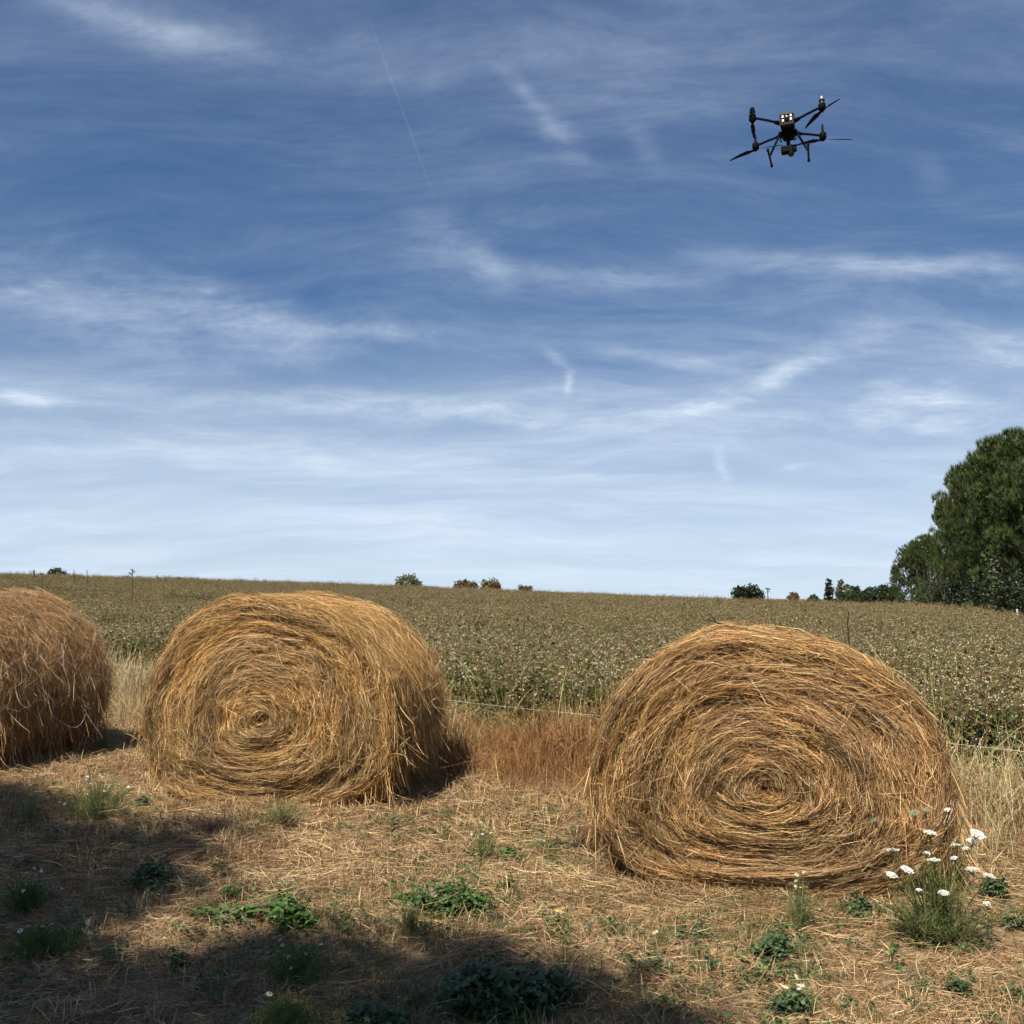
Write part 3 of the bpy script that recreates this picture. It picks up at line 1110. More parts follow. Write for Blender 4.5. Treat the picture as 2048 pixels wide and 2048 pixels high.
# ------------------------------------------------------------------ trees
BARK = (0.10, 0.075, 0.055)
PINE = [(0.044, 0.066, 0.016), (0.060, 0.084, 0.020), (0.080, 0.104, 0.026), (0.030, 0.045, 0.013)]
OLIVE = [(0.050, 0.075, 0.022), (0.070, 0.095, 0.030), (0.036, 0.055, 0.018)]
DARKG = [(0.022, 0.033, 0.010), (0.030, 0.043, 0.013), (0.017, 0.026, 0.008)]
TAN = [(0.13, 0.095, 0.035), (0.17, 0.12, 0.045), (0.09, 0.075, 0.03)]
GREY = [(0.12, 0.14, 0.07), (0.16, 0.18, 0.09), (0.09, 0.11, 0.05)]


def needle_tufts(g, c, d, L, pal, r, nb=13):
    """each tuft: nb narrow triangles fanning round direction d"""
    N = len(c)
    dirs = unit(d[:, None, :] + r.normal(0, .40, (N, nb, 3)))
    sd = unit(np.cross(dirs, r.normal(0, 1, (N, nb, 3)))) * (L[:, None, None] * .055)
    b = np.broadcast_to(c[:, None, :], dirs.shape)
    tip = b + dirs * L[:, None, None] * r.uniform(.7, 1.15, (N, nb, 1))
    V = np.stack([b - sd, b + sd, tip], 2).reshape(-1, 3)
    F = np.arange(N * nb * 3).reshape(-1, 3)
    col = np.repeat(pick(pal, N, .28, r), nb * 3, 0)
    g.add(V, F, col)


def pine_meshes(seed, H, W, bare=.28, lobes=85, per=30, size=.34, top_heavy=.5):
    """returns (trunk_mesh, [limb meshes], crown_mesh) for a pine of height H, crown half width W"""
    r = np.random.default_rng(seed)
    g = Geo()
    bend = r.normal(0, .03 * H, 2)
    zz = np.linspace(-.2, H * .92, 8)
    axis = lambda z: np.array([bend[0] * (z / H) ** 2, bend[1] * (z / H) ** 2, z])
    tube(g, [axis(max(z, 0)) + [0, 0, min(z, 0)] for z in zz], np.linspace(.016 * H + .05, .03, 8), BARK, 7)
    tm = g.mesh('trunk', M_BARK)
    limbs, cg = [], Geo()
    cen = []
    for k in range(lobes):
        f = bare + (1 - bare) * r.random() ** .85
        prof = (1 - ((f - (bare + (1 - bare) * .38)) / (1 - bare) * (1.5 if f > .55 else 1.7)) ** 2)
        rad = W * math.sqrt(max(prof, .05)) * r.uniform(.35, 1.15)
        a = r.uniform(0, math.tau)
        p = axis(f * H) + np.array([math.cos(a) * rad, math.sin(a) * rad, r.normal(0, .02 * H)])
        cen.append((p, f, a, rad))
    for i in range(0, lobes, 5):
        p, f, a, rad = cen[i]
        s = axis(max(f - .10, .12) * H)
        lg = Geo()
        tube(lg, [s, (s + p) / 2 + [0, 0, -.02 * H], p], [.035, .025, .012], BARK, 5, cap=False)
        limbs.append(lg.mesh('limb', M_BARK))
    for (p, f, a, rad) in cen:
        R = size * 2.1 * r.uniform(.6, 1.3)
        n = per
        u = unit(r.normal(0, 1, (n, 3)) + [0, 0, .35])
        c = p + u * R * r.uniform(.75, 1.0, (n, 1)) * [1, 1, .62]
        out = np.array([math.cos(a), math.sin(a), 0])
        needle_tufts(cg, c, unit(u * .38 + [0, 0, 1.2] + out * .25), np.full(n, size) * r.uniform(.7, 1.2, n), PINE, r)
    n = 40                                               # leader shoots at the top
    c = axis(H * .93) + r.normal(0, 1, (n, 3)) * [W * .16, W * .16, H * .035]
    needle_tufts(cg, c, np.tile([0, 0, 1.0], (n, 1)) + r.normal(0, .2, (n, 3)), np.full(n, size), PINE, r)
    return tm, limbs, cg.mesh('crown', M_NEEDLE)


def leaf_crown(r, H, W, pal, base=.15, lobes=26, per=40, leaf=.2, D=None, loose=1.0):
    D = D or W
    ch = H * (1 - base)
    g = Geo()
    for k in range(lobes):
        u = unit(r.normal(0, 1, 3) + [0, 0, .25])
        f = r.uniform(.1, .92) * loose
        c = np.array([0, 0, H * (base + 1) / 2]) + u * f * np.array([W, D, H * (1 - base) / 2])
        R = .34 * min(W, ch * .6) * r.uniform(.7, 1.2)
        v = unit(r.normal(0, 1, (per, 3)) + [0, 0, .3])
        pos = c + v * R * r.uniform(.4, 1.0, (per, 1))
        tone = r.uniform(.8, 1.2)
        leaf_quads(g, pos, unit(r.normal(0, 1, (per, 3))), unit(v + r.normal(0, .5, (per, 3))), leaf * r.uniform(.6, 1.3, per), leaf * r.uniform(.4, .8, per), pick(pal, per, .18, r) * tone)
    return g


def broad_tree(name, label, px, top_px, width_px, dist, pal, seed, cat='tree', group=None, base=.15, lobes=22, per=36, leaf=None, loose=1.0, vis=None):
    t = at_y(px, top_px, dist)
    z0 = float(tz(t.x, dist))
    H = t.z - z0
    if vis:
        base = 1 - min(.98, 2.0 * vis / FPX * dist / H)
    W = width_px / FPX * dist / 2 * (1.2 if vis else 1)
    r = np.random.default_rng(seed)
    root = empty(name, (t.x, dist, z0), label=label, cat=cat, group=group)
    g = Geo()
    th = H * .55
    tube(g, [(0, 0, -.1), (0.02 * H, 0, th * .5), (0, .02 * H, th)], [.05 * W + .04, .04 * W + .03, .02], BARK, 6)
    obj('trunk', g.mesh('trunk', M_BARK), root)
    lf = leaf or max(.10, .16 * W)
    obj('crown', leaf_crown(r, H, W, pal, base, lobes, per, lf, loose=loose).mesh('crown', M_LEAF), root)
    return root


def make_trees():
    variants = [pine_meshes(500 + k, 9.0, 2.5, .24 + .04 * k, lobes=85, per=32, size=.39) for k in range(4)]
    spots = [  # px, top py, dist, variant, width factor, label
        (2040, 878, 43, 0, .85, 'tallest dark pine at the very edge of the wood'),
        (1982, 912, 46, 1, .78, 'big bushy dark pine with rounded top at the wood edge'),
        (1932, 950, 50, 2, .66, 'dark pine leaning out at the field side of the big pines'),
        (2085, 930, 40, 3, .9, 'shadowed near pine cut by the edge of the view'),
        (2005, 955, 55, 3, .9, 'dark pine deep in the wood behind the big rounded pine'),
        (1945, 1015, 58, 0, .8, 'lower dark pine filling the gap under the leaning pine'),
        (1900, 1010, 62, 1, .5, 'slim dark pine at the outer corner of the tall pines'),
        (1846, 1078, 84, 2, .8, 'lighter olive pine with forked pale trunks beside the tall pines'),
        (1820, 1098, 88, 3, .7, 'lighter round topped pine left of the forked one'),
        (1866, 1100, 90, 1, .8, 'small olive pine between the round topped one and the tall pines'),
        (1792, 1135, 92, 0, .5, 'smallest outlying pine at the low end of the wood'),
        (2110, 900, 52, 1, 1.2, 'dark pine mostly outside the view at the wood edge'),
        (1950, 1075, 70, 2, 1.0, 'shadowed pine standing far inside the wood'),
        (2020, 1040, 66, 0, 1.1, 'dim pine behind the trunks of the tallest pine'),
    ]
    first = {}
    for (px, top, d, v, wf, lab) in spots:
        t = at_y(px, top, d)
        z0 = float(tz(t.x, d))
        k = (t.z - z0) / 9.0
        root = empty('pine_tree', (t.x, d, z0), random.uniform(0, 6.28), label=lab, cat='tree', group='pines at the wood edge')
        root.scale = (k * wf, k * wf, k)
        tm, limbs, cm = variants[v]
        obj('trunk', tm, root)
        for lm in limbs:
            obj('limb', lm, root)
        obj('crown', cm, root)
    # dark evergreen understorey of the wood
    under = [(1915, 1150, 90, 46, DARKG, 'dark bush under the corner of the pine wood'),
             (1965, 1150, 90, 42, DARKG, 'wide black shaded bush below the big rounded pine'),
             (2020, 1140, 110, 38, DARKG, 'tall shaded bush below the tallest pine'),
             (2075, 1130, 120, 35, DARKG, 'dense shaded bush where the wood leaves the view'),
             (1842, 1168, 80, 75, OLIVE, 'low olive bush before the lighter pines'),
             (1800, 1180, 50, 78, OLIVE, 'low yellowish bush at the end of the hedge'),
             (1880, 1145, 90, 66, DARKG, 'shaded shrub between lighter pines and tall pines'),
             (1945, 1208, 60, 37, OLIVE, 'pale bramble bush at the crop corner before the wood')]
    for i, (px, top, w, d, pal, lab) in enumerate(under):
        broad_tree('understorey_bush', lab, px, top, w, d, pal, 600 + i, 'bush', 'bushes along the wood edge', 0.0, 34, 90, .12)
    # pale bare trunks of the wood
    for i, (px, top, d, lab) in enumerate([(1885, 1125, 60, 'pale forked dead trunk showing among the wood shadows'), (1902, 1135, 63, 'slender pale trunk beside the forked dead trunk'), (1848, 1140, 80, 'thin pale trunk under the lighter pines')]):
        t = at_y(px, top, d)
        z0 = float(tz(t.x, d))
        H = t.z - z0
        root = empty('bare_trunk', (t.x, d, z0), label=lab, cat='tree trunk')
        col = (0.11, 0.088, 0.066)
        g = Geo()
        tube(g, [(0, 0, -.1), (.03, 0, H * .3), (0, 0, H * .45)], [.09, .07, .06], col, 6)
        obj('trunk', g.mesh('trunk', M_BARK), root)
        for s in (-1, 1):
            g = Geo()
            tube(g, [(0, 0, H * .44), (s * .1 * H, 0, H * .7), (s * .14 * H, .1, H)], [.05, .04, .02], col, 5)
            obj('limb', g.mesh('limb', M_BARK), root)
    # ivy-clad trunk
    t = at_y(1984, 1110, 41)
    z0 = float(tz(t.x, 41))
    H = t.z - z0
    root = empty('ivy_trunk', (t.x, 41, z0), label='tree trunk clad in pale green ivy inside the wood', cat='tree trunk')
    g = Geo()
    tube(g, [(0, 0, -.1), (0, 0, H * .5), (.05, 0, H)], [.12, .1, .08], BARK, 7)
    obj('trunk', g.mesh('trunk', M_BARK), root)
    r = np.random.default_rng(640)
    n = 700
    a = r.uniform(0, math.tau, n)
    pos = np.stack([np.cos(a) * r.uniform(.1, .42, n), np.sin(a) * r.uniform(.1, .42, n), r.uniform(0, H, n)], -1)
    g = Geo()
    leaf_quads(g, pos, r.normal(0, 1, (n, 3)), unit(np.stack([np.cos(a), np.sin(a), .4 + 0 * a], -1)), np.full(n, .14), np.full(n, .12), pick([(.06, .08, .028), (.045, .062, .02), (.08, .10, .04)], n, .2, r))
    obj('ivy', g.mesh('ivy', M_LEAF), root)
    # far hedge and poplars
    pop = [(1657, 1154, 17, 150, DARKG, 'leftmost dark slender poplar on the horizon'), (1679, 1154, 18, 160, GREY, 'tallest pale slender poplar on the horizon'),
           (1693, 1160, 14, 160, GREY, 'pale poplar third along the horizon row'), (1703, 1163, 12, 165, OLIVE, 'narrow green poplar fourth along the horizon row'),
           (1713, 1168, 15, 165, OLIVE, 'short poplar at the hedge end of the horizon row')]
    for i, (px, top, w, d, pal, lab) in enumerate(pop):
        broad_tree('poplar_tree', lab, px, top, w, d, pal, 660 + i, 'tree', 'poplars on the horizon', .02, 40, 60, .26, vis=40)
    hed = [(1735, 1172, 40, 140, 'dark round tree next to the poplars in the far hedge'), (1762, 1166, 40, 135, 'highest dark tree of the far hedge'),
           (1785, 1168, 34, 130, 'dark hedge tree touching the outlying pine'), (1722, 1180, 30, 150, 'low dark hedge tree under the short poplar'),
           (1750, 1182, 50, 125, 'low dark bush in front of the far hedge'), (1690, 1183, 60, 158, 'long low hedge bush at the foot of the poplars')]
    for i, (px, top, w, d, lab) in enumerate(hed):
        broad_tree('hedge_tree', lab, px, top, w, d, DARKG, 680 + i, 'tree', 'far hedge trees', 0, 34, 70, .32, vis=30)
    far = [(112, 1137, 36, 150, DARKG, 'lone dark round tree on the skyline above the shaggy bale', .0),
           (812, 1149, 62, 150, GREY, 'feathery grey green bush on the skyline above the golden bale', .0),
           (931, 1161, 42, 150, TAN, 'dark brown rounded shrub, left of a skyline pair', .0),
           (980, 1159, 44, 150, TAN, 'lighter tan rounded shrub, right of a skyline pair', .0),
           (1052, 1168, 28, 150, TAN, 'small flat brown shrub on the middle skyline', .0),
           (1497, 1166, 54, 120, DARKG, 'dense dark green tree alone on the skyline between bale and poplars', .0),
           (1588, 1187, 20, 120, TAN, 'tiny brown shrub on the skyline near the poplars', .0),
           (1627, 1190, 24, 125, OLIVE, 'tiny green shrub on the skyline beside the poplars', .0),
           (356, 1156, 20, 150, TAN, 'tiny brown shrub on the skyline between two bales', .0),
           (138, 1152, 22, 150, OLIVE, 'low shrub trailing right of the lone skyline tree', .0)]
    for i, (px, top, w, d, pal, lab, b) in enumerate(far):
        broad_tree('skyline_shrub' if w < 50 else 'skyline_tree', lab, px, top, w, d, pal, 700 + i, 'shrub' if w < 50 else 'tree', 'shrubs along the skyline', b, 40, 110, .34 if w > 40 else .26, loose=1.0, vis=w * .55)


make_trees()


# dead weeds, poles above the crop
def tall_weed(px, top, d, label, heads, seed, h_extra=.0):
    t = at_y(px, top, d)
    z0 = float(tz(t.x, d))
    H = t.z - z0
    root = empty('dead_weed', (t.x, d, z0), label=label, cat='weed', group='tall dead weeds above the crop')
    r = np.random.default_rng(seed)
    th = .0005 * d
    g = Geo()
    tube(g, [(0, 0, -.05), (.01 * H, 0, H * .6), (0, 0, H)], [th * 1.4, th, th * .7], (0.09, .065, .04), 5)
    obj('stem', g.mesh('stem', M_TWIG), root)
    for (dx, dz, s) in heads:
        g = Geo()
        p = np.array([dx * d / FPX, 0, H - dz * d / FPX])
        b = np.array([0, 0, p[2] - abs(p[0]) * 1.0])
        tube(g, [b, (b + p) / 2, p], [th, th * .8, th * .6], (0.09, .065, .04), 5)
        n = 30
        q = p + r.normal(0, 1, (n, 3)) * s * d / FPX * [1, .6, .4]
        leaf_quads(g, q, r.normal(0, 1, (n, 3)), unit(r.normal(0, 1, (n, 3))), np.full(n, s * d / FPX * 1.1), np.full(n, s * d / FPX * .6), pick([(.08, .06, .04), (.06, .05, .03)], n, .2, r))
        obj('seed_head', g.mesh('seed_head', M_TWIG), root)


tall_weed(1535, 1176, 40, 'spindly dead weed with slanted heads beside the lone dark tree', [(-2, 1, 2.0), (3, 2, 2.0), (0, 8, 1.8)], 1)
tall_weed(265, 1140, 28, 'tall leafy dead weed rising over the skyline between two bales', [(0, 0, 2), (-4, 6, 2.2), (3, 3, 1.8)], 2)
tall_weed(148, 1141, 40, 'thin dead stalk right of the lone skyline tree', [(0, 0, .8)], 3)
tall_weed(174, 1141, 40, 'second thin dead stalk further from the lone skyline tree', [(0, 0, .8)], 4)
tall_weed(84, 1147, 30, 'short leafy dead weed left of the lone skyline tree', [(-2, 0, 1.8), (2, 2, 1.5)], 5)


def skyline_post(px, top, d, w, label, col):
    t = at_y(px, top, d)
    z0 = float(tz(t.x, d))
    root = empty('wooden_post', (t.x, d, z0), label=label, cat='post')
    g = Geo()
    r = w * d / FPX / 2
    H = t.z - z0
    tube(g, [(0, 0, -.2), (.01, 0, H * .5), (0, 0, H - r * .4), (0, 0, H)], [r, r, r * .95, r * .6], col, 8)
    obj('post', g.mesh('post', M_BARK), root)
    g = Geo()
    tube(g, [(-r * .2, 0, H * .9), (r * .2, -r * 1.3, H * .9)], [r * .25, r * .2], (.2, .2, .2), 6)
    obj('insulator', g.mesh('insulator', M_BARK), root)


skyline_post(68, 1140, 60, 4, 'wooden fence post standing on the skyline above the shaggy bale', (0.10, .08, .06))
skyline_post(314, 1150, 60, 3, 'thin fence post on the skyline between two bales', (0.14, .11, .08))
skyline_post(2034, 1218, 27, 4, 'small weathered white post at the crop edge before the pine wood', (0.45, .43, .40))


# ------------------------------------------------------------------ broadleaf tree behind the photographer that shades the turf
def inside(poly, x, y):
    c = False
    j = len(poly) - 1
    for i in range(len(poly)):
        xi, yi = poly[i]
        xj, yj = poly[j]
        if (yi > y) != (yj > y) and x < (xj - xi) * (y - yi) / (yj - yi) + xi:
            c = not c
        j = i
    return c


def shade_tree():
    polys = [[(-700, 1560), (0, 1590), (70, 1615), (140, 1672), (300, 1690), (420, 1655), (458, 1690), (350, 1735), (430, 1765), (380, 1830), (320, 1858), (200, 1876), (160, 1930), (0, 1985), (-700, 2050)],
             [(-900, 1980), (0, 1975), (150, 1955), (330, 1935), (520, 1905), (700, 1890), (800, 1925), (900, 1898), (1010, 1935), (1150, 1985), (1270, 1995), (1330, 2080), (1350, 2900), (-1500, 2900)]]
    root = empty('shade_tree', (-5.2, -4.2, 0), label='leafy oak behind the viewpoint that shades the turf', cat='tree')
    r = np.random.default_rng(900)
    base = np.array([-5.2, -4.2, 0])
    cl = []
    tries = 0
    k = np.array(SUN) / SUN.z
    cp, sp = math.cos(PITCH), math.sin(PITCH)
    while len(cl) < 1500 and tries < 90000:
        tries += 1
        gx, gy, h = r.uniform(-7.5, 1.8), r.uniform(2.0, 7.8), r.uniform(5.2, 9.8)
        dx, dy, dz = gx, gy, -CAMZ
        depth = dy * cp + dz * sp
        up = -dy * sp + dz * cp
        px, py = 1024 + FPX * dx / depth, 1024 - FPX * up / depth
        px += r.normal(0, 20)
        py += r.normal(0, 10)
        if any(inside(q, px, py) for q in polys) and r.random() < .62 + .55 * float(wave(gx, gy, 3.6, 61)):  # crown shape carved so its shadow fills the drawn shade outlines
            cl.append(np.array([gx, gy, 0]) + k * h - base)
    n_front = len(cl)
    while len(cl) < n_front + 900:                       # more crown added over and behind the viewpoint to block sky light
        gx, gy, h = r.uniform(-10, 1.8), r.uniform(-7.0, 2.2), r.uniform(5.2, 10.2)
        if math.hypot((gx + 4.0) / 6, (gy + 1) / 7) < 1:
            cl.append(np.array([gx, gy, 0]) + k * h - base)
    cl = np.array(cl)
    g = Geo()
    per = 17
    for c in cl:
        pos = c + r.normal(0, .13, (per, 3))
        leaf_quads(g, pos, r.normal(0, 1, (per, 3)), unit(r.normal(0, .6, (per, 3)) + [0, 0, 1]), r.uniform(.085, .14, per), r.uniform(.055, .085, per), pick(OLIVE, per, .2, r))
    obj('crown', g.mesh('crown', M_LEAF), root)
    g = Geo()
    tube(g, [(0, 0, -.2), (.1, .1, 1.6), (.2, .3, 3.4), (.3, .6, 5.0)], [.34, .26, .22, .18], BARK, 10)
    obj('trunk', g.mesh('trunk', M_BARK), root)
    for i in r.choice(len(cl), 26, replace=False):
        c = cl[i]
        g = Geo()
        s = np.array([.25, .45, r.uniform(3.6, 4.9)])
        tube(g, [s, s * .5 + c * .5 + [0, 0, .25], c], [.07, .045, .012], BARK, 6, cap=False)
        obj('limb', g.mesh('limb', M_BARK), root)


shade_tree()


# ------------------------------------------------------------------ drone
def make_drone():
    DX, DY = 1576, 258
    d = ray(DX, DY)
    pos = Vector((0, 0, CAMZ)) + d * 8.9
    az = math.atan2(d.x, d.y)
    root = empty('quadcopter_drone', tuple(pos), label='black four armed camera drone hovering in the blue sky', cat='drone')
    root.scale = (.95, .95, .95)
    root.rotation_euler = (Matrix.Rotation(-az - math.radians(3), 3, 'Z') @ Matrix.Rotation(math.radians(-0.5), 3, 'Y') @ Matrix.Rotation(math.radians(-1.5), 3, 'X')).to_euler()
    BLK = plain_mat('drone_black', (0.004, 0.004, 0.005), .6, spec=.05)
    CARB = plain_mat('carbon_tube', (0.006, 0.006, 0.007), .45, spec=.15)
    GRY = plain_mat('drone_grey', (0.045, 0.045, 0.048), .55, spec=.1)
    MET = plain_mat('motor_metal', (0.30, 0.30, 0.31), .35, metal=.8)
    LED = plain_mat('white_lamp', (0.85, 0.85, 0.82), .4, emit=.3)
    GLED = plain_mat('green_lamp', (0.25, 0.6, 0.45), .4, emit=.15)
    LENS = plain_mat('lens_glass', (0.01, 0.012, 0.02), .12, spec=.8)

    def bm_obj(name, bm, mat, parent, bevel=0.0):
        if bevel:
            bmesh.ops.bevel(bm, geom=list(bm.edges), offset=bevel, segments=2, affect='EDGES', profile=.6)
        me = bpy.data.meshes.new(name)
        bm.to_mesh(me)
        bm.free()
        me.materials.append(mat)
        return obj(name, me, parent)

    def hexa(name, pts, mat, parent, bevel=.004):
        bm = bmesh.new()
        v = [bm.verts.new(p) for p in pts]
        for f in ((3, 2, 1, 0), (4, 5, 6, 7), (0, 1, 5, 4), (1, 2, 6, 5), (2, 3, 7, 6), (3, 0, 4, 7)):
            bm.faces.new([v[i] for i in f])
        return bm_obj(name, bm, mat, parent, bevel)

    def box(name, c, s, mat, parent, bevel=.004):
        x, y, z = c
        a, b, h = s[0] / 2, s[1] / 2, s[2] / 2
        return hexa(name, [(x - a, y - b, z - h), (x + a, y - b, z - h), (x + a, y + b, z - h), (x - a, y + b, z - h),
                           (x - a, y - b, z + h), (x + a, y - b, z + h), (x + a, y + b, z + h), (x - a, y + b, z + h)], mat, parent, bevel)

    def pipe(name, pts, rad, mat, parent, n=10):
        g = Geo()
        tube(g, pts, rad, (1, 1, 1), n)
        me = g.mesh(name, mat)
        return obj(name, me, parent)

    # fuselage, tapering towards the belly; the lit panel is on the near end
    body = hexa('body', [(-.058, -.150, -.055), (.058, -.150, -.055), (.050, .150, -.050), (-.050, .150, -.050),
                         (-.070, -.175, .055), (.070, -.175, .055), (.060, .170, .045), (-.060, .170, .045)], BLK, root, .012)
    hexa('top_cover', [(-.062, -.16, .055), (.062, -.16, .055), (.052, .15, .047), (-.052, .15, .047),
                       (-.046, -.13, .085), (.046, -.13, .085), (.040, .12, .072), (-.040, .12, .072)], BLK, root, .008)
    panel = hexa('battery_panel', [(-.062, -.176, -.042), (.062, -.176, -.042), (.062, -.150, -.042), (-.062, -.150, -.042),
                                   (-.067, -.190, .058), (.067, -.190, .058), (.067, -.150, .058), (-.067, -.150, .058)], GRY, root, .006)
    for (x, z) in ((-.035, .032), (.037, .034), (-.033, -.004), (.037, .002), (0, .033)):
        y = -.1825 - .014 * (z / .1)
        box('lamp', (x, y - .0035, z), (.015 if x else .011, .008, .019 if x else .012), LED, panel, .002)
    box('latch', (0, -.186, .006), (.04, .014, .026), BLK, panel, .004)
    box('seam_bar', (0, -.190, .047), (.118, .006, .005), BLK, panel, .001)
    hexa('battery_handle', [(-.060, -.178, .062), (.060, -.178, .062), (.060, -.150, .062), (-.060, -.150, .062),
                            (-.052, -.172, .088), (.052, -.172, .088), (.052, -.150, .084), (-.052, -.150, .084)], GRY, root, .004)
    box('sensor_window', (0, -.158, -.050), (.07, .012, .02), BLK, root, .003)

    hubs = {(-1, -1): (-.300, -.265, .030), (1, -1): (.315, -.265, .030), (-1, 1): (-.322, .270, .012), (1, 1): (.305, .270, .012)}
    blades = {(-1, -1): 92, (1, -1): -55, (-1, 1): -18, (1, 1): 6}
    for key, h in hubs.items():
        sx, sy = key
        h = np.array(h)
        s = np.array([sx * .062, sy * (.125 if sy < 0 else .12), .005])
        arm = pipe('arm', [s, s * .5 + h * .5 + [0, 0, .004], h], [.0125, .0115, .0115], CARB, root)
        c0 = s + (h - s) * .10
        pipe('folding_joint', [s - (h - s) * .04, c0, s + (h - s) * .2], [.020, .021, .016], BLK, arm)
        nac = pipe('motor_housing', [h + [0, 0, -.034], h + [0, 0, -.026], h + [0, 0, .022], h + [0, 0, .030]], [.026, .033, .033, .024], BLK, root, 14)
        if sy < 0:
            pipe('mast', [h + [0, 0, .028], h + [0, 0, .056]], [.011, .010], GLED, nac)
            pipe('antenna_cap', [h + [0, 0, .052], h + [0, 0, .058], h + [0, 0, .090], h + [0, 0, .098]], [.020, .025, .021, .014], MET if sx > 0 else BLK, nac, 14)
            pipe('cap_rim', [h + [0, 0, .050], h + [0, 0, .060]], [.027, .026], BLK, nac, 14)
        else:
            x, y, z = h
            hexa('antenna_fin', [(x - .014, y - .02, z + .02), (x + .014, y - .02, z + .02), (x + .014, y + .02, z + .02), (x - .014, y + .02, z + .02),
                                 (x - .009, y - .008, z + .115), (x + .007, y - .008, z + .115), (x + .007, y + .012, z + .115), (x - .009, y + .012, z + .115)], BLK, nac, .003)
        pipe('rotor_hub', [h + [0, 0, -.050], h + [0, 0, -.033]], [.014, .018], BLK, root)
        a0 = math.radians(blades[key])
        for q in (0, math.pi):
            a = a0 + q
            ca, sa = math.cos(a), math.sin(a)
            R = .275
            rs = np.array([.012, .05, .085, .15, .21, .255, R])
            wd = np.array([.020, .026, .044, .038, .028, .018, .006])
            tw = np.radians([30, 26, 22, 15, 11, 8, 6])
            V = []
            for rr, w, tww in zip(rs, wd, tw):
                droop = -.030 * (rr / R) ** 2
                for sgn in (-.4, .6):
                    off = sgn * w
                    lx, ly, lz = rr, off * math.cos(tww), off * math.sin(tww) + droop
                    for th in (-.0012, .0012):
                        V.append((h[0] + lx * ca - ly * sa, h[1] + lx * sa + ly * ca, h[2] - .042 + lz + th))
            F = []
            n = len(rs)
            for i in range(n - 1):
                b0, b1 = i * 4, i * 4 + 4
                F += [(b0 + 1, b0 + 3, b1 + 3, b1 + 1), (b0, b1, b1 + 2, b0 + 2), (b0, b0 + 1, b1 + 1, b1), (b0 + 2, b1 + 2, b1 + 3, b0 + 3)]
            F += [(0, 2, 3, 1), (n * 4 - 4, n * 4 - 3, n * 4 - 1, n * 4 - 2)]
            obj('rotor_blade', mesh_np('rotor_blade', V, np.array(F), CARB, smooth=False), root)
    # landing gear
    for sx in (-1, 1):
        top = np.array([sx * .066, -.02, -.035])
        knee = np.array([sx * .175, .0, -.245])
        leg = pipe('landing_leg', [top, knee], [.0115, .0105], CARB, root)
        pipe('leg_clamp', [top - (knee - top) * .02, top + (knee - top) * .16], [.019, .016], BLK, leg)
        a, b = knee + [sx * .005, -.13, .002], knee + [sx * -.004, .19, -.004]
        skid = pipe('skid', [a, knee, b], [.0095, .0105, .0095], CARB, root)
        for e, o_ in ((a, -1), (b, 1)):
            pipe('skid_cap', [e + np.array([0, -.012, 0]), e + np.array([0, .012, 0])], [.014, .014], BLK, skid)
    # damped mount and gimbal camera
    mount = box('gimbal_mount', (0, -.02, -.075), (.115, .07, .014), BLK, root, .003)
    for sx in (-1, 1):
        pipe('mount_strut', [(sx * .05, -.03, -.066), (sx * .075, -.03, -.115), (sx * .060, -.02, -.135)], [.005, .005, .005], BLK, mount)
        pipe('mount_brace', [(sx * .015, -.03, -.085), (sx * .045, -.03, -.105), (sx * .066, -.025, -.130)], [.004, .004, .004], BLK, mount)
    gim = pipe('gimbal_yoke', [(0, -.02, -.080), (0, -.02, -.160), (.002, -.018, -.195)], [.020, .017, .020], BLK, root, 12)
    box('yoke_arm', (.022, -.01, -.195), (.028, .05, .045), BLK, gim, .004)
    camb = box('camera_body', (-.014, -.03, -.220), (.105, .075, .060), BLK, root, .006)
    box('camera_side', (.053, -.02, -.208), (.040, .055, .052), GRY if False else BLK, camb, .005)
    lens = pipe('lens_barrel', [(.024, -.03, -.230), (.024, -.045, -.265), (.024, -.052, -.282)], [.029, .028, .025], BLK, camb, 14)
    pipe('lens', [(.024, -.052, -.2825), (.024, -.053, -.2855)], [.020, .018], LENS, camb, 14)


make_drone()


# ------------------------------------------------------------------ weeds and flowers in the turf
LUC = [(0.065, 0.110, 0.046), (0.085, 0.135, 0.058), (0.050, 0.085, 0.038), (0.105, 0.145, 0.060)]
CLO = [(0.070, 0.130, 0.030), (0.095, 0.165, 0.040), (0.055, 0.100, 0.026)]
FEA = [(0.13, 0.155, 0.045), (0.18, 0.195, 0.065), (0.10, 0.125, 0.036), (0.24, 0.24, 0.10)]
ROS = [(0.075, 0.125, 0.030), (0.060, 0.105, 0.026), (0.095, 0.140, 0.040)]
WHITE = [(0.80, 0.80, 0.74), (0.74, 0.74, 0.68)]


def plant_root(name, px, py, label, cat, group=None):
    b = ground_at(px, py)
    root = empty(name, (b.x, b.y, float(tz(b.x, b.y)) - .004), label=label, cat=cat, group=group)
    return root, b.y / FPX * 1.02            # metres per photo pixel there


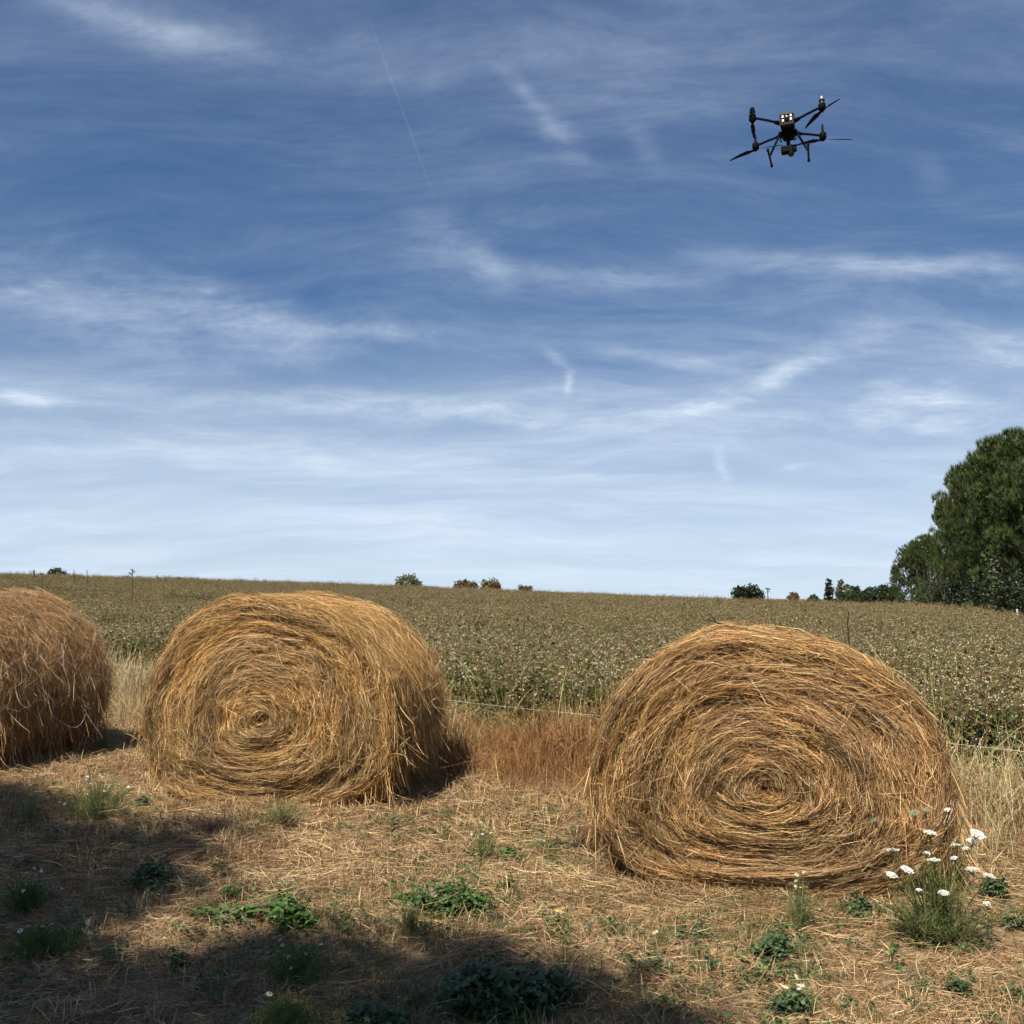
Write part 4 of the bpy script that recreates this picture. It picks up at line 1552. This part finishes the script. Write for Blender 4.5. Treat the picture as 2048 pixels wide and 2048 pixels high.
def leafy(px, py, w, h, label, pal, seed, leaf=.020, dens=1.0, name='clover_plant', cat='weed', heads=0, head_col=(0.55, 0.34, 0.32), group='clover and lucerne plants in the turf'):
    root, k = plant_root(name, px, py, label, cat, group)
    r = np.random.default_rng(seed)
    Wm, Hm = w * k / 2, h * k
    n = int(max(10, dens * 60 * (w / 100)))
    nc = max(2, int(w / 22))                              # ragged patch: several shoots of unequal size
    ca, cr = r.uniform(0, math.tau, nc), np.sqrt(r.uniform(0, 1, nc)) * .95
    cs = r.uniform(.18, .55, nc) * (1.25 - .5 * cr)
    ci = r.choice(nc, n, p=cs ** 2 / (cs ** 2).sum())
    a = r.uniform(0, math.tau, n)
    rr = np.sqrt(r.uniform(0, 1, n)) * cs[ci]
    ux = np.cos(ca[ci]) * cr[ci] + np.cos(a) * rr
    uy = np.sin(ca[ci]) * cr[ci] + np.sin(a) * rr
    tip = np.stack([ux * Wm, uy * Wm * .75, Hm * (.35 + 1.1 * cs[ci]) * (1.05 - .5 * (rr / cs[ci]) ** 2) * r.uniform(.55, 1.15, n)], -1)
    cen = np.stack([np.cos(ca[ci]) * cr[ci] * Wm, np.sin(ca[ci]) * cr[ci] * Wm * .75, np.zeros(n)], -1)
    base = cen * .75 + tip * [.2, .2, 0] + [0, 0, -.005]
    t = np.linspace(0, 1, 4)[None, :, None]
    p = base[:, None] * (1 - t) + tip[:, None] * t
    p[..., 2] += .1 * Hm * np.sin(t[..., 0] * math.pi)
    g = Geo()
    ribbons(g, p, np.full(n, .0025), pick(pal, n, .2, r) * [1.2, 1.0, .9], rng=r)
    obj('stems', g.mesh('stems', M_LEAF), root, kind='stuff')
    g = Geo()
    nn = 6
    f = r.uniform(.35, 1.05, (n, nn))[..., None]
    c = (base[:, None] * (1 - f) + tip[:, None] * f + r.normal(0, leaf * .8, (n, nn, 3))).reshape(-1, 3)
    c[:, 2] = np.maximum(c[:, 2], .006)
    m = len(c)
    for q in range(3):
        aa = r.uniform(0, math.tau, m) + q * 2.1
        ax = np.stack([np.cos(aa), np.sin(aa), r.normal(.1, .35, m)], -1)
        ls = leaf * r.uniform(.65, 1.25, m)
        leaf_quads(g, c, ax, unit(r.normal(0, .35, (m, 3)) + [0, 0, 1]), ls, ls * .78, pick(pal, m, .2, r))
    obj('leaves', g.mesh('leaves', M_LEAF), root, kind='stuff')
    for i in range(heads):
        c = tip[r.integers(n)] + [0, 0, .012]
        m = 26
        v = unit(r.normal(0, 1, (m, 3)) + [0, 0, .3])
        g = Geo()
        leaf_quads(g, c + v * .003, v, unit(r.normal(0, 1, (m, 3))), np.full(m, .011), np.full(m, .005), pick([head_col, (.62, .45, .40), (.38, .22, .14)], m, .12, r))
        obj('flower_head', g.mesh('flower_head', M_PETAL), root)
    return root


def feathery(px, py, w, h, label, seed, daisies=0, umbels=0, pal=FEA, name='mayweed_plant', dens=1.0, yellow=True, group='feathery mayweed plants in the turf', dsize=.011):
    root, k = plant_root(name, px, py, label, 'flowering weed' if daisies else 'weed', group)
    r = np.random.default_rng(seed)
    Wm, Hm = w * k / 2 * 1.15, h * k * 1.2
    n = int(90 * dens * max(.5, w / 100))
    a = r.uniform(0, math.tau, n)
    rad = r.uniform(.05, 1, n)
    tip = np.stack([np.cos(a) * rad * Wm, np.sin(a) * rad * Wm * .8, Hm * (1.05 - .45 * rad ** 2) * r.uniform(.55, 1.1, n)], -1)
    base = tip * [.18, .18, 0] + r.normal(0, .01, (n, 3)) * [1, 1, 0] + [0, 0, -.005]
    t = np.linspace(0, 1, 5)[None, :, None]
    p = base[:, None] * (1 - t) + tip[:, None] * t
    p[..., 2] += .12 * Hm * np.sin(t[..., 0] * math.pi)
    g = Geo()
    ribbons(g, p, np.full(n, .0022), pick(pal, n, .18, r), rng=r)
    obj('stems', g.mesh('stems', M_LEAF), root, kind='stuff')
    g = Geo()
    m = n * 26
    i = r.integers(0, n, m)
    f = r.uniform(.1, 1, m)[:, None]
    c = base[i] * (1 - f) + tip[i] * f
    c[:, 2] += .12 * Hm * np.sin(f[:, 0] * math.pi)
    d = unit(r.normal(0, 1, (m, 3)) + [0, 0, .7])
    L = r.uniform(.012, .035, m)[:, None]
    pp = np.stack([c, c + d * L * .5 + [0, 0, .002], c + d * L + r.normal(0, .003, (m, 3))], 1)
    pp[..., 2] = np.maximum(pp[..., 2], .002)
    ribbons(g, pp, np.full(m, .0014), pick(pal, m, .2, r), rng=r)
    obj('foliage', g.mesh('foliage', M_LEAF), root, kind='stuff')
    for q in range(daisies):
        c = tip[r.integers(n)] * [1, 1, 1.0] + [0, 0, .012 + r.uniform(0, .03)]
        fl_n = unit(np.array([r.normal(0, .4), r.normal(-.25, .4), 1.0]))
        e1 = unit(np.cross(fl_n, [1, 0.2, 0]))
        e2 = np.cross(fl_n, e1)
        g = Geo()
        nb = 11
        aa = np.arange(nb) / nb * math.tau
        ax = np.cos(aa)[:, None] * e1 + np.sin(aa)[:, None] * e2
        leaf_quads(g, c + ax * .002, ax - fl_n * .15, np.tile(fl_n, (nb, 1)), np.full(nb, dsize), np.full(nb, dsize * .42), pick(WHITE, nb, .04, r))
        head = obj('flower_head', g.mesh('flower_head', M_PETAL), root)
        if yellow:
            g = Geo()
            tube(g, [c - fl_n * .001, c + fl_n * .003, c + fl_n * .005], [dsize * .42, dsize * .4, dsize * .15], (0.62, .42, .04), 8)
            obj('disc', g.mesh('disc', M_PETAL), head)
    return root


# wild carrot in front of the sagging bale
def wild_carrot():
    bx, by = 1878, 1892
    root, k = plant_root('wild_carrot', bx, by, 'tall wild carrot with flat white umbels in front of the sagging bale', 'flowering weed')
    b = np.array(root.location)
    r = np.random.default_rng(50)
    umb = [(1861, 1669, 15), (1954, 1671, 18), (1945, 1685, 14), (1912, 1694, 10), (1933, 1700, 10), (1786, 1704, 16), (1853, 1710, 8), (1868, 1724, 14), (1910, 1720, 7),
           (1813, 1742, 14), (1783, 1753, 13), (1945, 1742, 14), (1979, 1755, 12), (1838, 1784, 7), (1887, 1789, 13), (1974, 1811, 8), (1882, 1851, 8), (1910, 1853, 9), (1896, 1623, 6)]
    buds = [(1751, 1648, 11), (1852, 1626, 9), (1830, 1632, 11), (1925, 1640, 9), (1840, 1740, 9)]
    sg, fg = Geo(), Geo()
    stems_p = []
    for i, (px, py, rad) in enumerate(umb + buds):
        bud = i >= len(umb)
        tgt = np.array(at_y(px, py, b[1] + r.uniform(-.24, .0))) - b
        st = np.array([r.normal(0, .03), r.normal(0, .03), -.01])
        mid = st * .4 + tgt * np.array([.45, .45, .62])
        t = np.linspace(0, 1, 7)[:, None]
        pth = st * (1 - t) ** 2 + mid * 2 * t * (1 - t) + tgt * t ** 2
        stems_p.append(pth)
        tube(sg, pth, np.linspace(.0028, .0014, 7), pick(FEA, 1, .1, r)[0] * .8, 5)
        R = rad * k * .78
        g = Geo()
        nrm = unit(np.array([r.normal(0, .22), r.normal(-.10, .2), 1.0]))
        e1 = unit(np.cross(nrm, [1, .1, 0]))
        e2 = np.cross(nrm, e1)
        nu = max(8, int(rad * 1.8))
        for q in range(nu):
            rr = R * math.sqrt((q + .5) / nu)
            aa = q * 2.39996
            c = tgt + (e1 * math.cos(aa) + e2 * math.sin(aa)) * rr + nrm * (.012 - .006 * (rr / R) ** 2) + (nrm * -(.5 * R) if bud else 0) * (rr / R) * -1
            ribbons(g, np.stack([tgt - nrm * .02, (tgt + c) / 2 - nrm * .008, c])[None], [.0012], pick(FEA, 1, .1, r), rng=r)
            m = 9 if not bud else 5
            v = r.normal(0, 1, (m, 3)) * (R * .085)
            v -= np.outer(v @ nrm, nrm) * .8
            ax = unit(r.normal(0, 1, (m, 3)))
            colr = pick(WHITE, m, .05, r) if not bud else pick([(.16, .19, .09), (.24, .24, .15), (.34, .33, .26)], m, .15, r)
            leaf_quads(g, c + v, ax - np.outer(ax @ nrm, nrm) * .8, unit(np.tile(nrm, (m, 1)) + r.normal(0, .25, (m, 3))), np.full(m, .0062), np.full(m, .0054), colr)
        obj('umbel' if not bud else 'green_umbel', g.mesh('umbel', M_PETAL if not bud else M_LEAF), root)
    m = 190
    for q in range(m):                                   # side shoots low down
        a = r.uniform(0, math.tau)
        R_ = r.uniform(.02, .30)
        tp = np.array([math.cos(a) * R_, math.sin(a) * R_ * .8, r.uniform(.06, .42) * (1.1 - R_ * 1.8)])
        st = tp * [.2, .2, 0]
        t = np.linspace(0, 1, 5)[:, None]
        pth = st * (1 - t) + tp * t + [0, 0, 1] * (t * (1 - t) * .05)
        stems_p.append(pth)
        ribbons(sg, pth[None], [.002], pick(FEA, 1, .15, r), rng=r)
    for pth in stems_p:
        n = 48
        i = r.uniform(0, .8, n) ** 1.3 * (len(pth) - 1)
        i0 = i.astype(int)
        fr = (i - i0)[:, None]
        c = pth[i0] * (1 - fr) + pth[np.minimum(i0 + 1, len(pth) - 1)] * fr
        d = unit(r.normal(0, 1, (n, 3)) + [0, 0, .5])
        L = r.uniform(.015, .05, n)[:, None]
        ribbons(fg, np.stack([c, c + d * L * .5, c + d * L + r.normal(0, .004, (n, 3))], 1), np.full(n, .0016), pick(FEA + [(0.05, .08, .02)] * 3, n, .2, r), rng=r)
    obj('stems', sg.mesh('stems', M_LEAF), root, kind='stuff')
    obj('foliage', fg.mesh('foliage', M_LEAF), root, kind='stuff')


wild_carrot()


def rosette(px, py, w, label, seed, n=16):
    root, k = plant_root('leaf_rosette', px, py, label, 'weed')
    r = np.random.default_rng(seed)
    for i in range(n):
        a = r.uniform(0, math.tau) if i > 9 else i / 10 * math.pi * 1.15 - .3
        L = w * k * r.uniform(.38, .62)
        g = Geo()
        K = 9
        t = np.linspace(0, 1, K)
        rise = r.uniform(.6, 1.3)
        ax = np.array([math.cos(a), math.sin(a) * .9, 0])
        sd = np.array([-math.sin(a), math.cos(a), 0])
        mid = ax * (t * L)[:, None] + np.array([0, 0, 1]) * (L * rise * (t - t ** 2 * .75))[:, None] + [0, 0, .004]
        wd = L * .13 * np.sin(np.pi * np.clip(t * .9 + .08, 0, 1)) * np.where(np.arange(K) % 2, 1.25, .6)
        Lf, Rt = mid - sd * wd[:, None] + [0, 0, .004], mid + sd * wd[:, None] + [0, 0, .004]
        V = np.stack([Lf, mid, Rt], 1).reshape(-1, 3)
        F = []
        for j in range(K - 1):
            F += [(j * 3, j * 3 + 1, j * 3 + 4, j * 3 + 3), (j * 3 + 1, j * 3 + 2, j * 3 + 5, j * 3 + 4)]
        g.add(V, np.array(F), pick(ROS, 1, .15, r)[0])
        obj('leaf', g.mesh('leaf', M_LEAF), root)


rosette(448, 1852, 150, 'green rosette of toothed leaves at the shadow edge in the turf', 60)

leafy(600, 1850, 125, 62, 'green clover clump just right of the toothed leaf rosette', CLO, 61, .026, 1.0, heads=2)
leafy(905, 1822, 205, 62, 'wide bright clover patch dotted with pale pink flower heads', CLO, 62, .022, 1.6, heads=18)
leafy(800, 1812, 80, 30, 'small pink flowered clover sprig trailing off the wide patch', CLO, 63, .018, .7, heads=7)
leafy(965, 2020, 190, 72, 'largest dark clover clump in shade at the bottom', LUC, 64, .028, 1.9)
leafy(1105, 2010, 125, 55, 'broad green lucerne clump right of the largest dark clover', LUC, 65, .024, 1.5)
leafy(1545, 1925, 88, 62, 'compact rounded blue green lucerne below the sagging bale', LUC, 66, .020, 1.6)
leafy(1385, 1895, 80, 45, 'lucerne sprig topmost of three in front of the sagging bale', LUC, 67, .020, .9)
leafy(1320, 1950, 100, 42, 'sparse lucerne sprig leftmost of three in front of the sagging bale', LUC, 68, .018, .6)
leafy(1440, 1955, 55, 40, 'small lucerne sprig lowest of three in front of the sagging bale', LUC, 69, .018, .9)
leafy(1720, 1838, 110, 62, 'loose lucerne plant between the sagging bale and the wild carrot', LUC, 70, .020, .9)
leafy(1990, 1800, 80, 55, 'lucerne plant right of the wild carrot', LUC, 71, .020, 1.0)
leafy(1908, 1995, 52, 48, 'small dark lucerne below the wild carrot', LUC, 72, .016, 1.2)
leafy(1598, 2044, 70, 58, 'lucerne with a few yellow daisies at the bottom', LUC, 73, .018, 1.1)
leafy(2036, 1858, 50, 42, 'small green lucerne at the edge beside the wild carrot', LUC, 74, .016, .9)
leafy(2030, 2010, 60, 30, 'low green sprig in the bottom corner', LUC, 75, .016, .8)
leafy(1112, 1868, 75, 30, 'tiny blue green lucerne sprig below and right of the clover patch', LUC, 76, .016, .7)
leafy(1092, 1842, 26, 28, 'single upright lucerne shoot right of the clover patch', LUC, 77, .014, .8)
leafy(1122, 1698, 26, 34, 'dark upright sprig left of the sagging bale foot', LUC, 78, .015, 1.0)
leafy(1010, 1728, 52, 44, 'bright green leafy weed between the two bales', CLO, 79, .018, 1.1)
leafy(785, 1668, 44, 30, 'small grey green sprig at the foot of the golden bale', LUC, 80, .016, .9)
leafy(735, 1664, 28, 26, 'tiny dark sprig beside the shadow of the golden bale', LUC, 81, .014, .9)
leafy(275, 1622, 60, 40, 'dark leafy weed right of the big feathery mayweed', LUC, 82, .020, 1.0)
leafy(300, 1778, 85, 55, 'dark leafy weed in the tree shade below the golden bale', LUC, 83, .026, 1.0)
leafy(120, 1682, 50, 32, 'small shaded leafy weed near the feathery mayweed', LUC, 84, .020, .8)
leafy(85, 1745, 70, 34, 'low shaded leafy weed in the middle of the tree shade', LUC, 85, .020, .7)
leafy(225, 1700, 44, 28, 'small sprig at the border of the tree shade', LUC, 86, .018, .7)
leafy(365, 1935, 60, 34, 'green sprig in the sunlit gap of the tree shade', CLO, 87, .018, .8)
leafy(215, 1925, 50, 30, 'tiny dark weed near the white daisies', LUC, 88, .018, .8)
leafy(760, 2056, 110, 42, 'dark weed clump half cut by the bottom edge', LUC, 89, .024, 1.4)
leafy(1070, 1645, 26, 22, 'tiny green sprig between the bales near the rusty grass', LUC, 90, .016, .8)
leafy(455, 1795, 60, 20, 'thin green weed just above the toothed leaf rosette', CLO, 91, .016, .5)
leafy(1000, 1795, 60, 40, 'outlying clover tuft at the right end of the wide patch', CLO, 92, .018, .7, heads=1)

feathery(195, 1655, 165, 75, 'big light green feathery mayweed in front of the shaggy bale', 93, 16, dens=1.6, yellow=False, dsize=.008)
feathery(205, 1512, 80, 58, 'feathery mayweed with tiny white flowers at the foot of the shaggy bale', 94, 14, dens=1.2, yellow=False, dsize=.008)
feathery(60, 1655, 70, 60, 'thin pale mayweed at the left edge before the shaggy bale', 95, 3, dens=.6, yellow=False, dsize=.008)
feathery(50, 1830, 120, 58, 'shaded mayweed with small white flowers at the left edge', 96, 8, pal=ROS, yellow=False, dsize=.007)
feathery(85, 1920, 170, 50, 'shaded mayweed carrying open white daisies with yellow discs', 97, 7, pal=ROS, dens=1.1, dsize=.010)
feathery(585, 1975, 150, 62, 'dark feathery mayweed with cream flowers in the tree shade', 98, 9, pal=FEA[:1] + ROS, dens=.8, dsize=.007)
feathery(575, 2066, 150, 50, 'feathery dark weed clump cut by the bottom edge below the cream flowers', 99, 2, pal=FEA[:1] + ROS, dens=.9)
feathery(560, 1662, 110, 48, 'pale feathery weed touching the front of the golden bale', 101, 0, dens=.8)
feathery(968, 1728, 60, 60, 'wispy mayweed with white flowers above the clover patch', 102, 5, dens=.7, yellow=False, dsize=.007)
feathery(1600, 1868, 78, 85, 'pale mayweed with cream buds left of the wild carrot', 103, 9, dens=.8, dsize=.008)
feathery(1592, 2040, 60, 55, 'little mayweed with yellow centred daisies at the bottom', 104, 6, dens=.5, dsize=.011)
feathery(895, 1652, 40, 34, 'thin green feathery sprig between the two bales', 105, 0, dens=.5)
feathery(1320, 1910, 60, 40, 'wispy weed with one white daisy in front of the sagging bale', 106, 1, dens=.4, dsize=.012)
feathery(820, 1880, 90, 46, 'thin dull green weed below the pink flowered sprig', 107, 0, dens=.5)


def fallen_leaf(px, py):
    b = ground_at(px, py)
    root = empty('fallen_leaf', (b.x, b.y, b.z + .03), label='single fallen yellow leaf lying on the dry turf', cat='leaf')
    g = Geo()
    leaf_quads(g, np.zeros((1, 3)), np.array([[.8, .3, .1]]), np.array([[-.1, -.5, 1.0]]), [.05], [.038], np.array([[.62, .45, .16]]))
    obj('blade', g.mesh('blade', M_LEAF), root)
    g = Geo()
    ribbons(g, np.array([[(0, 0, 0), (-.012, -.004, .002), (-.022, -.006, -.004)]]), [.0025], np.array([[.5, .36, .14]]))
    obj('stalk', g.mesh('stalk', M_LEAF), root)


fallen_leaf(1108, 1842)


# low clover and lucerne seedlings straggling through the turf round the plants (uncountable)
def seedlings():
    ass = []
    for k in range(5):
        r = np.random.default_rng(950 + k)
        g = Geo()
        m = 14
        c = np.stack([r.normal(0, .035, m), r.normal(0, .035, m), r.uniform(.012, .055, m)], -1)
        ribbons(g, np.stack([c * [.6, .6, 0], c * [.8, .8, .6], c], 1), np.full(m, .0018), pick(LUC, m, .2, r), rng=r)
        for q in range(3):
            aa = r.uniform(0, math.tau, m) + q * 2.1
            ls = r.uniform(.010, .020, m)
            leaf_quads(g, c, np.stack([np.cos(aa), np.sin(aa), r.normal(.1, .35, m)], -1), unit(r.normal(0, .4, (m, 3)) + [0, 0, 1]), ls, ls * .75, pick(LUC + CLO + [(.20, .17, .06)], m, .22, r))
        ass.append(g.mesh('seedling', M_LEAF))
    cx, cy = [], []
    for o in list(scene.objects):
        if o.parent is None and o.get('category') in ('weed', 'flowering weed') and 2.5 < o.location.y < 8.5:
            n = 8
            cx.append(o.location.x + RNG.normal(0, .20, n))
            cy.append(o.location.y + RNG.normal(0, .16, n))
    x, y = np.concatenate(cx), np.concatenate(cy)
    x, y = np.append(x, RNG.uniform(-3.2, 3.2, 120)), np.append(y, RNG.uniform(3.0, 7.0, 120))
    ok = ~in_bale(x, y, .06) & (y < edge_y(x) - .8)
    x, y = x[ok], y[ok]
    n = len(x)
    rot = np.stack([RNG.normal(0, .15, n), RNG.normal(0, .15, n), RNG.uniform(0, math.tau, n)], -1)
    scatter('low_green_weeds', ass, np.stack([x, y, tz(x, y) + .004], -1), rot, RNG.uniform(.6, 1.35, n), RNG.integers(0, 5, n), 'tiny green seedlings straggling through the dry turf', 'weeds')


seedlings()
